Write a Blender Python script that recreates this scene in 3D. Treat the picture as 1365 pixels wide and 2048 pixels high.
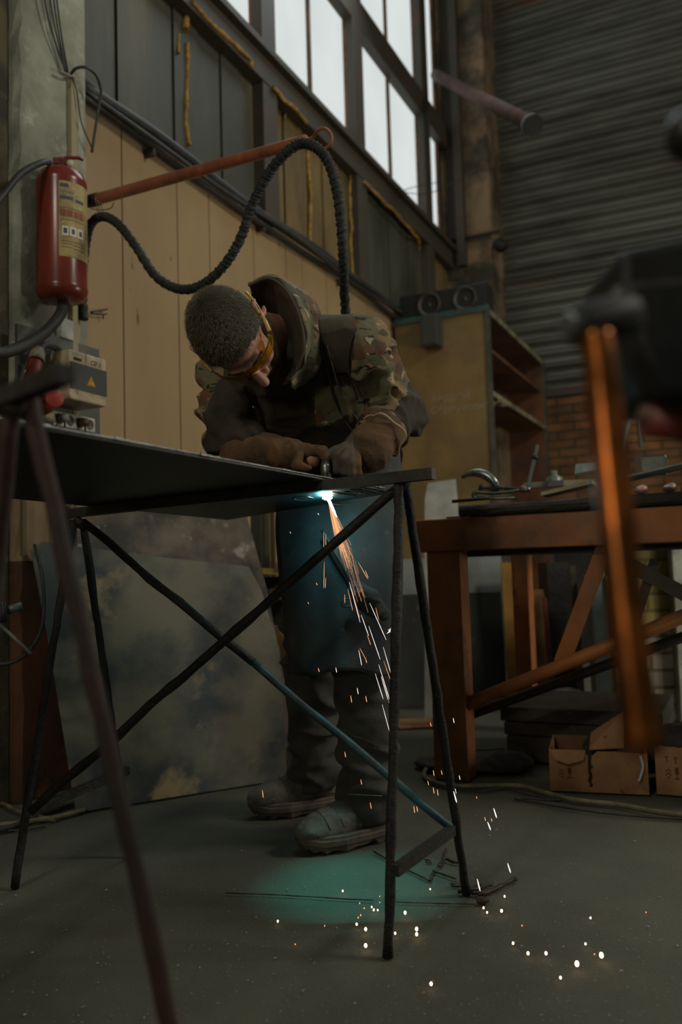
import bpy, bmesh, math, random
import numpy as np
from mathutils import Vector, Matrix, noise
for o in list(bpy.data.objects): bpy.data.objects.remove(o)
SC = bpy.context.scene
COL = SC.collection
random.seed(7); np.random.seed(7)
V = Vector
# ---------------------------------------------------------------- camera
FPX = 1680.0; H = 0.70; PITCH = math.atan(120/1680.0); ROLL = 0.030
cF = V((0, math.cos(PITCH), math.sin(PITCH))); U0 = V((0, -math.sin(PITCH), math.cos(PITCH))); R0 = V((1, 0, 0))
cR = (R0*math.cos(ROLL) - U0*math.sin(ROLL)); cU = (R0*math.sin(ROLL) + U0*math.cos(ROLL))
CAMP = V((0, 0, H))
cam = bpy.data.cameras.new('camera'); camo = bpy.data.objects.new('camera', cam); COL.objects.link(camo)
M = Matrix((cR, cU, -cF)).transposed().to_4x4(); M.translation = CAMP; camo.matrix_world = M
cam.sensor_fit = 'HORIZONTAL'; cam.sensor_width = 24; cam.lens = FPX*24/1365.0
cam.clip_start = 0.02
cam.dof.use_dof = True; cam.dof.focus_distance = 1.92; cam.dof.aperture_fstop = 2.5
SC.camera = camo
# ---------------------------------------------------------------- light and exposure
SC.view_settings.view_transform = 'Standard'; SC.view_settings.look = 'None'
SC.view_settings.gamma = 1.0; SC.view_settings.use_curve_mapping = False
SC.view_settings.exposure = 0.0
SC.cycles.use_denoising = True
W = bpy.data.worlds.new('world'); SC.world = W; W.use_nodes = True
bg = W.node_tree.nodes['Background']; bg.inputs[0].default_value = (0.78, 0.86, 0.78, 1); bg.inputs[1].default_value = 0.085
def R_(u, v, z): return V((-.94, 3.14, 0))+V((.4337, .9011, 0))*u+V((.9011, -.4337, 0))*v+V((0, 0, z))
def area(name, loc, target, size, power, color):
    l = bpy.data.lights.new(name, 'AREA'); l.shape = 'RECTANGLE'; l.size = size[0]; l.size_y = size[1]; l.energy = power; l.color = color
    o = bpy.data.objects.new(name, l); COL.objects.link(o); o.location = loc
    o.rotation_euler = (V(target)-V(loc)).to_track_quat('-Z', 'Y').to_euler(); return o
area('hall_window_light', (4.4, 1.3, 4.4), (0.0, 2.5, 0.9), (1.1, .9), 88, (1.0, 0.94, 0.80))
area('hall_lamp_light', (-1.7, -1.3, 3.4), (0.0, 2.8, 0.3), (0.3, 0.25), 26, (1.0, 0.93, 0.78))
area('daylight_from_windows', tuple(R_(2.0, .45, 5.0)), (0.15, 2.2, 0.6), (3.0, 1.4), 42, (0.86, 0.96, 1.0))
area('work_lamp_light', (-1.5, -1.2, 1.35), (0.3, 2.4, 1.0), (0.18, 0.3), 7, (1.0, 0.86, 0.66))
area('bench_corner_fill_light', (3.3, 2.75, 1.0), (1.5, 3.8, 0.4), (0.6, 1.0), 36, (1.0, 0.90, 0.74))  # added fill brightening the low wall behind the bench, no visible source

def ray(px, py):
    a = (px-682.5)/FPX; b = (1024-py)/FPX
    return cF + cR*a + cU*b
def P(px, py, Y):
    d = ray(px, py); return CAMP + d*(Y/d.y)
def G(px, py, z=0.0):
    d = ray(px, py); return CAMP + d*((z-H)/d.z)
# room frame: e runs along the left wall, n points from it into the hall
PHI = math.radians(25.7)
E = V((math.sin(PHI), math.cos(PHI), 0)); N = V((math.cos(PHI), -math.sin(PHI), 0)); Z = V((0, 0, 1))
W0 = V((-.94, 3.14, 0))
def R(u, v, z): return W0 + E*u + N*v + Z*z
def hitp(px, py, n, q):
    d = ray(px, py); return CAMP + d*((q-CAMP).dot(n)/d.dot(n))
def LW(px, py, v=0.0):          # (u, z) on the plane parallel to the left wall, v metres inside
    p = hitp(px, py, N, R(0, v, 0)); q = p-W0; return (q.dot(E), p.z)
def BW(px, py, u):              # (v, z) on a plane across the hall
    p = hitp(px, py, E, R(u, 0, 0)); q = p-W0; return (q.dot(N), p.z)
UB = 4.87   # back wall
# ---------------------------------------------------------------- materials
def lin(c):
    return tuple(((x/255.)/12.92 if x/255. <= .04045 else ((x/255.+.055)/1.055)**2.4) for x in c)+(1.,)
MATS = {}
def mat(name, c, rough=.7, metal=0., c2=None, scale=6., lo=.4, hi=.6, c3=None, scale3=30., lo3=.6, hi3=.7, bump=0., bscale=40., stretch=(1, 1, 1), detail=6., spec=.5, rvar=0.):
    if name in MATS: return MATS[name]
    m = bpy.data.materials.new(name); m.use_nodes = True; nt = m.node_tree; b = nt.nodes['Principled BSDF']
    b.inputs['Base Color'].default_value = lin(c); b.inputs['Roughness'].default_value = rough; b.inputs['Metallic'].default_value = metal
    b.inputs['Specular IOR Level'].default_value = spec
    tc = nt.nodes.new('ShaderNodeTexCoord'); mp = nt.nodes.new('ShaderNodeMapping'); mp.inputs['Scale'].default_value = stretch
    nt.links.new(tc.outputs['Object'], mp.inputs['Vector'])
    def nz(s, d=detail):
        n = nt.nodes.new('ShaderNodeTexNoise'); n.inputs['Scale'].default_value = s; n.inputs['Detail'].default_value = d; n.inputs['Roughness'].default_value = .6
        nt.links.new(mp.outputs[0], n.inputs['Vector']); return n
    def mr(src, a, bb, o0=0., o1=1.):
        r = nt.nodes.new('ShaderNodeMapRange'); r.inputs[1].default_value = a; r.inputs[2].default_value = bb; r.inputs[3].default_value = o0; r.inputs[4].default_value = o1
        nt.links.new(src, r.inputs[0]); return r.outputs[0]
    col = None
    if c2:
        mx = nt.nodes.new('ShaderNodeMix'); mx.data_type = 'RGBA'; mx.inputs[6].default_value = lin(c); mx.inputs[7].default_value = lin(c2)
        nt.links.new(mr(nz(scale).outputs[0], lo, hi), mx.inputs[0]); col = mx.outputs[2]
    if c3:
        mx = nt.nodes.new('ShaderNodeMix'); mx.data_type = 'RGBA'; mx.inputs[6].default_value = lin(c); mx.inputs[7].default_value = lin(c3)
        if col: nt.links.new(col, mx.inputs[6])
        nt.links.new(mr(nz(scale3).outputs[0], lo3, hi3), mx.inputs[0]); col = mx.outputs[2]
    if col: nt.links.new(col, b.inputs['Base Color'])
    if rvar: nt.links.new(mr(nz(scale*2.3).outputs[0], .3, .7, rough-rvar, rough+rvar), b.inputs['Roughness'])
    if bump:
        bp = nt.nodes.new('ShaderNodeBump'); bp.inputs['Strength'].default_value = bump; bp.inputs['Distance'].default_value = .01
        nt.links.new(nz(bscale).outputs[0], bp.inputs['Height']); nt.links.new(bp.outputs[0], b.inputs['Normal'])
    MATS[name] = m; return m
def emis(name, c, s):
    m = bpy.data.materials.new(name); m.use_nodes = True; nt = m.node_tree
    b = nt.nodes['Principled BSDF']; b.inputs['Base Color'].default_value = (0, 0, 0, 1); b.inputs['Specular IOR Level'].default_value = 0
    b.inputs['Emission Color'].default_value = c+(1,); b.inputs['Emission Strength'].default_value = s; return m
# ---------------------------------------------------------------- mesh helpers
class MB:
    def __init__(s): s.v = []; s.f = []; s.mi = []; s.sm = []; s.cur = 0
    def add(s, vs, fs, smooth=False):
        k = len(s.v); s.v += [V(p) for p in vs]
        for f in fs: s.f.append([i+k for i in f]); s.mi.append(s.cur); s.sm.append(smooth)
        return s
    def hexa(s, c):                # 8 corners: bottom ring of four, top ring of four
        return s.add(c, [(3, 2, 1, 0), (4, 5, 6, 7), (0, 1, 5, 4), (1, 2, 6, 5), (2, 3, 7, 6), (3, 0, 4, 7)])
    def box(s, c, ax, ay, az):     # centre and three half-axis vectors
        c = V(c); ax = V(ax); ay = V(ay); az = V(az)
        return s.hexa([c-ax-ay-az, c+ax-ay-az, c+ax+ay-az, c-ax+ay-az, c-ax-ay+az, c+ax-ay+az, c+ax+ay+az, c-ax+ay+az])
    def rbox(s, u0, u1, v0, v1, z0, z1):   # box in the room frame
        return s.hexa([R(u0, v0, z0), R(u0, v1, z0), R(u1, v1, z0), R(u1, v0, z0), R(u0, v0, z1), R(u0, v1, z1), R(u1, v1, z1), R(u1, v0, z1)])
    def bar(s, a, b, w, h, up=(0, 0, 1)):  # rectangular bar from a to b
        a = V(a); b = V(b); d = (b-a); L = d.length; d.normalize(); x = d.cross(V(up))
        if x.length < 1e-4: x = d.cross(V((1, 0, 0)))
        x.normalize(); y = x.cross(d)
        return s.box((a+b)/2, d*L/2, x*w/2, y*h/2)
    def prism(s, pts, ext):
        n = len(pts); ext = V(ext); pts = [V(p) for p in pts]
        return s.add(pts+[p+ext for p in pts], [tuple(range(n))[::-1], tuple(range(n, 2*n))]+[(i, (i+1) % n, n+(i+1) % n, n+i) for i in range(n)])
    def tube(s, pts, r, n=10, caps=True, jit=0., flat=None):
        pts = [V(p) for p in pts]; m = len(pts); rs = r if isinstance(r, (list, tuple)) else [r]*m
        vs = []; t0 = (pts[1]-pts[0]).normalized(); x = t0.orthogonal().normalized()
        for i, p in enumerate(pts):
            t = (pts[min(i+1, m-1)]-pts[max(i-1, 0)]).normalized(); x = (x-t*x.dot(t)).normalized(); y = t.cross(x)
            for k in range(n):
                a = 2*math.pi*k/n; rr = rs[i]*(1+(random.uniform(-jit, jit) if jit else 0)); vs.append(p+(x*math.cos(a)+y*math.sin(a))*rr)
        fs = [(i*n+k, i*n+(k+1) % n, (i+1)*n+(k+1) % n, (i+1)*n+k) for i in range(m-1) for k in range(n)]
        s.add(vs, fs, True)
        if caps:
            k = len(s.v)-len(vs); s.f.append([k+i for i in range(n)][::-1]); s.mi.append(s.cur); s.sm.append(False)
            s.f.append([k+(m-1)*n+i for i in range(n)]); s.mi.append(s.cur); s.sm.append(False)
        return s
    def lathe(s, o, ax, prof, n=24, a0=0., a1=None, ref=None):  # profile of (height, radius)
        o = V(o); ax = V(ax).normalized(); x = (V(ref)-ax*V(ref).dot(ax)).normalized() if ref else ax.orthogonal().normalized(); y = ax.cross(x)
        full = a1 is None; a1 = 2*math.pi if full else a1; nn = n if full else n+1; vs = []
        for h, r in prof:
            for k in range(nn):
                a = a0+(a1-a0)*k/n; vs.append(o+ax*h+(x*math.cos(a)+y*math.sin(a))*max(r, 1e-5))
        fs = []
        for i in range(len(prof)-1):
            for k in range(n):
                k2 = (k+1) % nn; fs.append((i*nn+k, i*nn+k2, (i+1)*nn+k2, (i+1)*nn+k))
        return s.add(vs, fs, True)
    def ball(s, c, r, n=12, m=8, ax=None):
        c = V(c); ax = ax or (V((1, 0, 0)), V((0, 1, 0)), V((0, 0, 1))); r = r if isinstance(r, (tuple, list)) else (r, r, r); vs = []
        for i in range(m+1):
            th = math.pi*i/m
            for k in range(n):
                ph = 2*math.pi*k/n
                vs.append(c+ax[0]*r[0]*max(math.sin(th), 1e-3)*math.cos(ph)+ax[1]*r[1]*max(math.sin(th), 1e-3)*math.sin(ph)+ax[2]*r[2]*math.cos(th))
        fs = [(i*n+k, (i+1)*n+k, (i+1)*n+(k+1) % n, i*n+(k+1) % n) for i in range(m) for k in range(n)]
        return s.add(vs, fs, True)
    def grid(s, rows, smooth=True):
        n = len(rows[0]); vs = [p for r in rows for p in r]
        return s.add(vs, [(i*n+k, i*n+k+1, (i+1)*n+k+1, (i+1)*n+k) for i in range(len(rows)-1) for k in range(n-1)], smooth)
    def build(s, name, mats, parent=None, bevel=0., solid=0., sub=0, **props):
        mats = mats if isinstance(mats, (list, tuple)) else [mats]
        if parent is not None: o0 = parent.get('_o'); o0 = V(o0) if o0 is not None else V((0, 0, 0))
        else:
            A = np.array([tuple(p) for p in s.v]); o0 = V((float(A[:, 0].mean()), float(A[:, 1].mean()), float(A[:, 2].min())))
        me = bpy.data.meshes.new(name); me.from_pydata([tuple(p-o0) for p in s.v], [], s.f)
        for m in mats: me.materials.append(m)
        me.polygons.foreach_set('material_index', s.mi); me.polygons.foreach_set('use_smooth', s.sm)
        bm = bmesh.new(); bm.from_mesh(me); bmesh.ops.recalc_face_normals(bm, faces=bm.faces); bm.to_mesh(me); bm.free(); me.update()
        o = bpy.data.objects.new(name, me); COL.objects.link(o)
        if parent is not None: o.parent = parent; o['_o'] = tuple(o0)
        else: o.location = o0; o['_o'] = tuple(o0)
        if solid: md = o.modifiers.new('solid', 'SOLIDIFY'); md.thickness = solid; md.offset = 0
        if sub: md = o.modifiers.new('sub', 'SUBSURF'); md.levels = sub; md.render_levels = sub
        if bevel: md = o.modifiers.new('bevel', 'BEVEL'); md.width = bevel; md.segments = 2; md.limit_method = 'ANGLE'
        for k, v in props.items(): o[k] = v
        return o
def thing(name, label, cat, loc=(0, 0, 0), group=None):
    o = bpy.data.objects.new(name, None); COL.objects.link(o); o.location = loc; o['_o'] = tuple(loc); o.empty_display_size = .05
    o['label'] = label; o['category'] = cat
    if group: o['group'] = group
    return o
def tag(o, label, cat, group=None):
    o['label'] = label; o['category'] = cat
    if group: o['group'] = group
    return o
def struct(o): o['kind'] = 'structure'; return o
# sub-parts share the parent's origin: their parent already sits at the thing's origin, so keep local coordinates absolute
def crom(pts, n=8):
    pts = [V(p) for p in pts]; q = [pts[0]*2-pts[1]]+pts+[pts[-1]*2-pts[-2]]; out = []
    for i in range(1, len(q)-2):
        for k in range(n):
            t = k/n; a, b, c, d = q[i-1], q[i], q[i+1], q[i+2]
            out.append(.5*((2*b)+(c-a)*t+(2*a-5*b+4*c-d)*t*t+(3*b-3*c+d-a)*t**3))
    out.append(pts[-1]); return out
def lerp(a, b, t): return V(a)*(1-t)+V(b)*t
def text(name, body, org, xdir, ydir, size, m, parent, depth=.0006):
    c = bpy.data.curves.new('t', 'FONT'); c.body = body; c.size = size; c.extrude = depth
    o = bpy.data.objects.new('t', c); COL.objects.link(o); dg = bpy.context.evaluated_depsgraph_get(); dg.update()
    me = bpy.data.meshes.new_from_object(o.evaluated_get(dg)); bpy.data.objects.remove(o)
    x = V(xdir).normalized(); y = V(ydir).normalized(); z = x.cross(y).normalized()
    mb = MB(); mb.add([V(org)+x*v.co.x+y*v.co.y+z*v.co.z for v in me.vertices], [list(p.vertices) for p in me.polygons]); bpy.data.meshes.remove(me)
    return mb.build(name, m, parent)
# ---------------------------------------------------------------- organic shapes: smooth union of tapered capsules and ellipsoids
def sdf(parts, X, k=.02):
    d = None
    for p in parts:
        if p[0] == 'c':
            a = np.array(p[1]); b = np.array(p[3]); ra, rb = p[2], p[4]; ab = b-a
            t = np.clip(((X-a)@ab)/max(ab@ab, 1e-9), 0, 1); q = np.linalg.norm(X-(a+t[:, None]*ab), axis=1)-(ra+(rb-ra)*t)
        else:
            c = np.array(p[1]); A = np.array(p[2]); r = np.array(p[3]); Y = (X-c)@A.T
            k0 = np.linalg.norm(Y/r, axis=1); k1 = np.linalg.norm(Y/(r*r), axis=1)+1e-9; q = k0*(k0-1)/k1
        kk = k if len(p) < 6 else p[5]
        if d is None: d = q
        else:
            h = np.clip(.5+.5*(d-q)/kk, 0, 1); d = d*(1-h)+q*h-kk*h*(1-h)
    return d
def blob(parts, voxel=.008, k=.02, disp=None, smooth=2):
    mb = MB()
    for p in parts:
        if p[0] == 'c':
            a = V(p[1]); b = V(p[3]); L = (b-a).length
            if L < 1e-5: mb.ball(a, p[2]); continue
            d = (b-a)/L; x = d.orthogonal().normalized(); y = d.cross(x)
            n = 14; pr = []
            for i in range(6): t = math.pi/2*(1-i/5); pr.append((-p[2]*math.sin(t), p[2]*math.cos(t)))
            for i in range(6): t = math.pi/2*i/5; pr.append((L+p[4]*math.sin(t), p[4]*math.cos(t)))
            mb.lathe(a, d, pr, n)
        else:
            mb.ball(p[1], tuple(p[3]), 18, 12, [V(q) for q in p[2]])
    me = bpy.data.meshes.new('t'); me.from_pydata([tuple(q) for q in mb.v], [], mb.f)
    bm = bmesh.new(); bm.from_mesh(me); bmesh.ops.remove_doubles(bm, verts=bm.verts, dist=1e-5); bmesh.ops.holes_fill(bm, edges=[e for e in bm.edges if e.is_boundary])
    bmesh.ops.recalc_face_normals(bm, faces=bm.faces); bm.to_mesh(me); bm.free()
    o = bpy.data.objects.new('t', me); COL.objects.link(o)
    md = o.modifiers.new('r', 'REMESH'); md.mode = 'VOXEL'; md.voxel_size = voxel
    dg = bpy.context.evaluated_depsgraph_get(); dg.update(); m2 = bpy.data.meshes.new_from_object(o.evaluated_get(dg))
    bpy.data.objects.remove(o); bpy.data.meshes.remove(me)
    n = len(m2.vertices); X = np.empty(n*3); m2.vertices.foreach_get('co', X); X = X.reshape(-1, 3)
    ed = np.empty(len(m2.edges)*2, int); m2.edges.foreach_get('vertices', ed); ed = ed.reshape(-1, 2)
    deg = np.bincount(ed.ravel(), minlength=n)[:, None]
    def lap(X):
        S = np.zeros_like(X); np.add.at(S, ed[:, 0], X[ed[:, 1]]); np.add.at(S, ed[:, 1], X[ed[:, 0]]); return S/np.maximum(deg, 1)
    def grad(X, e=.0015):
        return np.stack([(sdf(parts, X+np.eye(3)[i]*e, k)-sdf(parts, X-np.eye(3)[i]*e, k))/(2*e) for i in range(3)], 1)
    for it in range(4):
        g = grad(X); g /= np.linalg.norm(g, axis=1)[:, None]+1e-9
        X = X-sdf(parts, X, k)[:, None]*g
        for _ in range(smooth): X = X*.5+lap(X)*.5
    if disp is not None:
        g = grad(X); g /= np.linalg.norm(g, axis=1)[:, None]+1e-9
        X = X+g*np.array([disp(V(p), V(q)) for p, q in zip(X, g)])[:, None]
    fs = [list(p.vertices) for p in m2.polygons]; bpy.data.meshes.remove(m2)
    r = MB(); r.v = [V(p) for p in X]; r.f = fs; r.mi = [0]*len(fs); r.sm = [True]*len(fs); return r
def wrinkle(amp, sc, d=(0, 0, 1), st=2.5, amp2=0.):
    d = V(d).normalized()
    def f(p, g):
        q = (p-d*p.dot(d))*sc*.5+d*p.dot(d)*sc*st*.5
        a = noise.noise(q+V((3, 1, 7))); r = 1-abs(a)*2.2
        b = noise.noise(p*sc*.35+V((9, 2, 4)))
        return amp*(r-.45)*(.35+abs(b)*1.6)+(amp2*noise.noise(p*sc*3) if amp2 else 0)
    return f
def C(a, ra, b, rb, k=None): return ('c', tuple(a), ra, tuple(b), rb) if k is None else ('c', tuple(a), ra, tuple(b), rb, k)
def chain(pts, rs): return [C(pts[i], rs[i], pts[i+1], rs[i+1]) for i in range(len(pts)-1)]
def EL(c, axes, r, k=None): return ('e', tuple(c), [tuple(a) for a in axes], tuple(r)) if k is None else ('e', tuple(c), [tuple(a) for a in axes], tuple(r), 0, k)
# ================================================================ setting
concrete = mat('concrete', (112, 112, 96), .9, c2=(86, 86, 74), scale=3, lo=.35, hi=.65, c3=(150, 150, 132), scale3=140, lo3=.66, hi3=.74, bump=.35, bscale=90)
floor_m = mat('floor_concrete', (92, 92, 78), .85, c2=(66, 66, 56), scale=1.6, lo=.35, hi=.65, c3=(150, 148, 130), scale3=260, lo3=.72, hi3=.78, bump=.5, bscale=160)
mb = MB(); nx = 70
rows = []
for j in range(nx+1):
    rows.append([V((-6+14*i/nx, -4+14*j/nx, .004*noise.noise(V((i*.9, j*.9, 0))))) for i in range(nx+1)])
for r in rows:
    for p in r: p.z -= .004
mb.grid(rows); struct(mb.build('floor', floor_m))
# brown board-clad lower wall, built board by board
brown = mat('brown_painted_board', (162, 137, 99), .62, c2=(142, 119, 84), scale=2.2, lo=.3, hi=.7, c3=(96, 78, 50), scale3=22, lo3=.66, hi3=.72, stretch=(1, 1, .35), bump=.1, bscale=30)
zc0 = LW(185, 205)[1]   # height of the cable run
uw1 = 4.87
mb = MB(); u = -2.9; widths = [.40, .34, .19, .31, .37, .25]
i = 0
while u < uw1:
    w = widths[i % 6]; mb.rbox(u+.003, min(u+w, uw1)-.003, -.04, 0, .745, zc0+.02); u += w; i += 1
wl = mb.build('wall_left', brown, bevel=.002); struct(wl)
mb = MB(); mb.rbox(-2.9, 5.05, -.12, -.035, 0, 7.1); struct(mb.build('wall_left', mat('dark_wall_core', (58, 54, 44), .85)))
rustw = mat('rusty_wall_sheet', (96, 58, 34), .8, c2=(52, 40, 30), scale=3, c3=(128, 84, 40), scale3=5, lo3=.55, hi3=.7, bump=.2)
mb = MB(); mb.rbox(-2.9, 4.93, -.034, .012, 0, .76); struct(mb.build('baseboard_left', rustw))
# upper wall panels between cable run and window sill
def sillz(): return LW(700, 285, .05)[1]
ZS = sillz()
dark_steel = mat('dark_steel_cladding', (76, 78, 66), .6, c2=(62, 62, 52), scale=2, c3=(110, 100, 66), scale3=1.3, lo3=.55, hi3=.7, stretch=(1, 1, .25), bump=.08)
olive = mat('olive_panel', (122, 100, 58), .7, c2=(80, 66, 42), scale=2.5, stretch=(1, 1, .4), bump=.1)
posts_px = [525, 712, 848]
pu = [LW(x, 260 if x < 600 else 420)[0] for x in posts_px]
step = pu[1]-pu[0]
pu = [pu[0]-step*3, pu[0]-step*2, pu[0]-step, pu[0], pu[1], pu[2]]
foamm = mat('yellow_sealing_foam', (176, 140, 66), .9, c2=(128, 96, 44), scale=30, bump=.8, bscale=60)
mb = MB()
seq = [(-2.7, pu[3], dark_steel), (pu[3], LW(612, 400)[0], olive), (LW(612, 400)[0], pu[4], olive), (pu[4], pu[5], dark_steel), (pu[5], 4.82, olive)]
for k, (a, b, m) in enumerate(seq):
    m1 = MB(); n = max(1, int((b-a)/.19)); 
    for j in range(n):
        uu = a+(b-a)*j/n; ue = a+(b-a)*(j+1)/n
        m1.rbox(uu+.004, ue-.004, -.03, -.012+(.008 if j % 2 else 0), zc0, ZS+.1)
    struct(m1.build('wall_left', m))
framem = mat('dark_rusty_frame_steel', (66, 60, 50), .65, c2=(92, 58, 40), scale=6, lo=.55, hi=.75, bump=.15)
# window: sill, posts, transom, glazing bars, panes
ZT = LW(753, 85, .0)[1]; ZT = (LW(710, 40)[1]+LW(813, 175)[1])/2
mb = MB(); mb.rbox(-2.7, 4.84, -.03, .06, ZS-.17, ZS+.0); mb.rbox(-2.7, 4.84, -.03, .10, ZS-.03, ZS+.01); struct(mb.build('trim_1', framem, bevel=.004))
mb = MB(); mb.rbox(-2.7, 4.84, -.03, .05, ZT-.1, ZT+.1); struct(mb.build('trim_2', framem, bevel=.004))
for q_i, a in enumerate(pu[1:]):
    mb = MB(); mb.rbox(a-.075, a+.075, -.03, .055, zc0 if q_i > 1 else ZS-.1, 7.0); struct(mb.build('trim_3', framem, bevel=.004))
pane = emis('daylit_frosted_glass', (.80, .86, .84), .93)
nt = pane.node_tree; nz = nt.nodes.new('ShaderNodeTexNoise'); nz.inputs['Scale'].default_value = 1.3; rr = nt.nodes.new('ShaderNodeMapRange'); rr.inputs[3].default_value = .70; rr.inputs[4].default_value = 1.0
nt.links.new(nz.outputs[0], rr.inputs[0]); nt.links.new(rr.outputs[0], nt.nodes['Principled BSDF'].inputs['Emission Strength'])
edges = pu+[4.82]
wi = 1
for k in range(1, len(edges)-1):
    a, b = edges[k]+.07, edges[k+1]-.07
    if k == len(edges)-2: b = LW(881, 440)[0]
    for (z0, z1) in ((ZS, ZT-.1), (ZT+.1, 6.8)):
        root = MB(); root.rbox(a-.02, b+.02, -.032, -.024, z0-.02, z1+.02); g = root.build('window_%d' % wi, pane); struct(g)
        mid = (a+b)/2; fr = MB(); 
        if b-a > .5: fr.rbox(mid-.011, mid+.011, -.022, .0, z0, z1)
        fr.rbox(a-.02, a+.006, -.022, .0, z0, z1); fr.rbox(b-.006, b+.02, -.022, .0, z0, z1)
        fr.build('window_frame', mat('rusted_glazing_bar', (110, 66, 40), .7, c2=(60, 48, 36), scale=12), g); wi += 1
# foam seams squeezed out of the panel joints
def foam(pts, r, name='trim_4'):
    mb = MB(); q = crom(pts, 14); q = [p+V((noise.noise(p*9)*.012, 0, noise.noise(p*9+V((5, 5, 5)))*.012)) for p in q]
    mb.tube(q, [.8*r*(.7+.7*abs(noise.noise(p*25))+.3*random.random()) for p in q], 7, jit=.12); return struct(mb.build(name, foamm))
def lp(px, py, v=0.): u_, z_ = LW(px, py, v); return R(u_, v, z_)
foam([lp(372, 15), lp(368, 60)], .02); foam([lp(360, 70), lp(356, 110)], .010); foam([lp(374, 90), lp(376, 150), lp(372, 230), lp(377, 290)], .012)
foam([lp(385, 5, .065), lp(415, 40, .065), lp(460, 80, .065), lp(500, 118, .065), lp(500, 132, .065)], .014)
foam([lp(545, 175, .065), lp(570, 200, .065), lp(615, 245, .065)], .014); foam([lp(572, 200), lp(568, 240)], .008)
foam([lp(616, 280), lp(620, 380), lp(620, 470), lp(625, 500)], .014); foam([lp(690, 330), lp(700, 360), lp(702, 480), lp(706, 555)], .013)
foam([lp(728, 362, .065), lp(770, 405, .065), lp(820, 458, .065), lp(835, 480, .03), lp(838, 500, .0)], .014); foam([lp(856, 500), lp(880, 520)], .015)
# cable run along the wall
PV_ = .10
blackc = mat('black_rubber_cable', (38, 40, 38), .55, c2=(54, 54, 50), scale=20)
t = thing('cable_run', 'bundle of dark cables clipped along the top of the brown wall boards', 'cable', tuple(R(1, .05, 2.3)))
for j, (dv, dz, r) in enumerate([(.05, .0, .022), (.035, -.045, .016), (.03, .035, .012), (.065, -.03, .010)]):
    pts = []
    for q in range(60):
        uu = LW(180, 400, PV_)[0]+.01+(4.44-LW(180, 400, PV_)[0])*q/59; pts.append(R(uu, dv+.008*math.sin(uu*5+j*2), zc0+dz+.010*math.sin(uu*3.3+j)+.0))
    MB().tube(pts, r, 8).build('cable', blackc, t)
for uu in (.35, 1.25, 2.2, 3.1): MB().rbox(uu-.008, uu+.008, 0, .05, zc0-.085, zc0-.05).build('clip', framem, t)
# corner pillar at the end of the window wall
pil2 = mat('grimy_plaster_pillar', (142, 118, 90), .85, c2=(92, 82, 66), scale=2.2, c3=(60, 56, 46), scale3=1.1, lo3=.5, hi3=.6, bump=.2)
vp1 = BW(985, 520, 4.48)[0]
mb = MB(); mb.rbox(4.48, 4.98, -.1, vp1, 0, 7); struct(mb.build('wall_pillar_right', pil2, bevel=.01))
mb = MB(); mb.rbox(4.46, 4.48, .02, .11, 3.2, 7); mb.rbox(4.40, 4.48, .11, .18, 3.3, 7); struct(mb.build('trim_5', framem))
# corrugated upper end wall (wave built as a mesh) and brick below
corr = mat('corrugated_galvanised_sheet', (112, 114, 104), .42, .35, c2=(86, 87, 78), scale=3, c3=(120, 84, 54), scale3=1.6, lo3=.58, hi3=.72, stretch=(.3, .3, 2), bump=.06)
ZB = BW(1120, 785, UB)[1]
mb = MB(); rows = []; pitch = .116; zz = ZB
while zz < 7.1:
    ph = (zz-ZB)/pitch*2*math.pi; uo = UB-.025*math.cos(ph)-.006*math.cos(2*ph); rows.append([R(uo, v_, zz+.006*math.sin(v_*2.1)) for v_ in np.linspace(0, 5.8, 18)]); zz += pitch/10
mb.grid(rows); struct(mb.build('wall_back', corr))
mb = MB(); mb.rbox(UB+.04, UB+.12, -.1, 5.8, 0, 7.1); struct(mb.build('wall_back', mat('dark_wall_core', (58, 54, 44))))
mb = MB(); mb.rbox(UB-.03, UB+.04, .3, 5.8, ZB-.03, ZB+.015); struct(mb.build('trim_6', framem))
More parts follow.
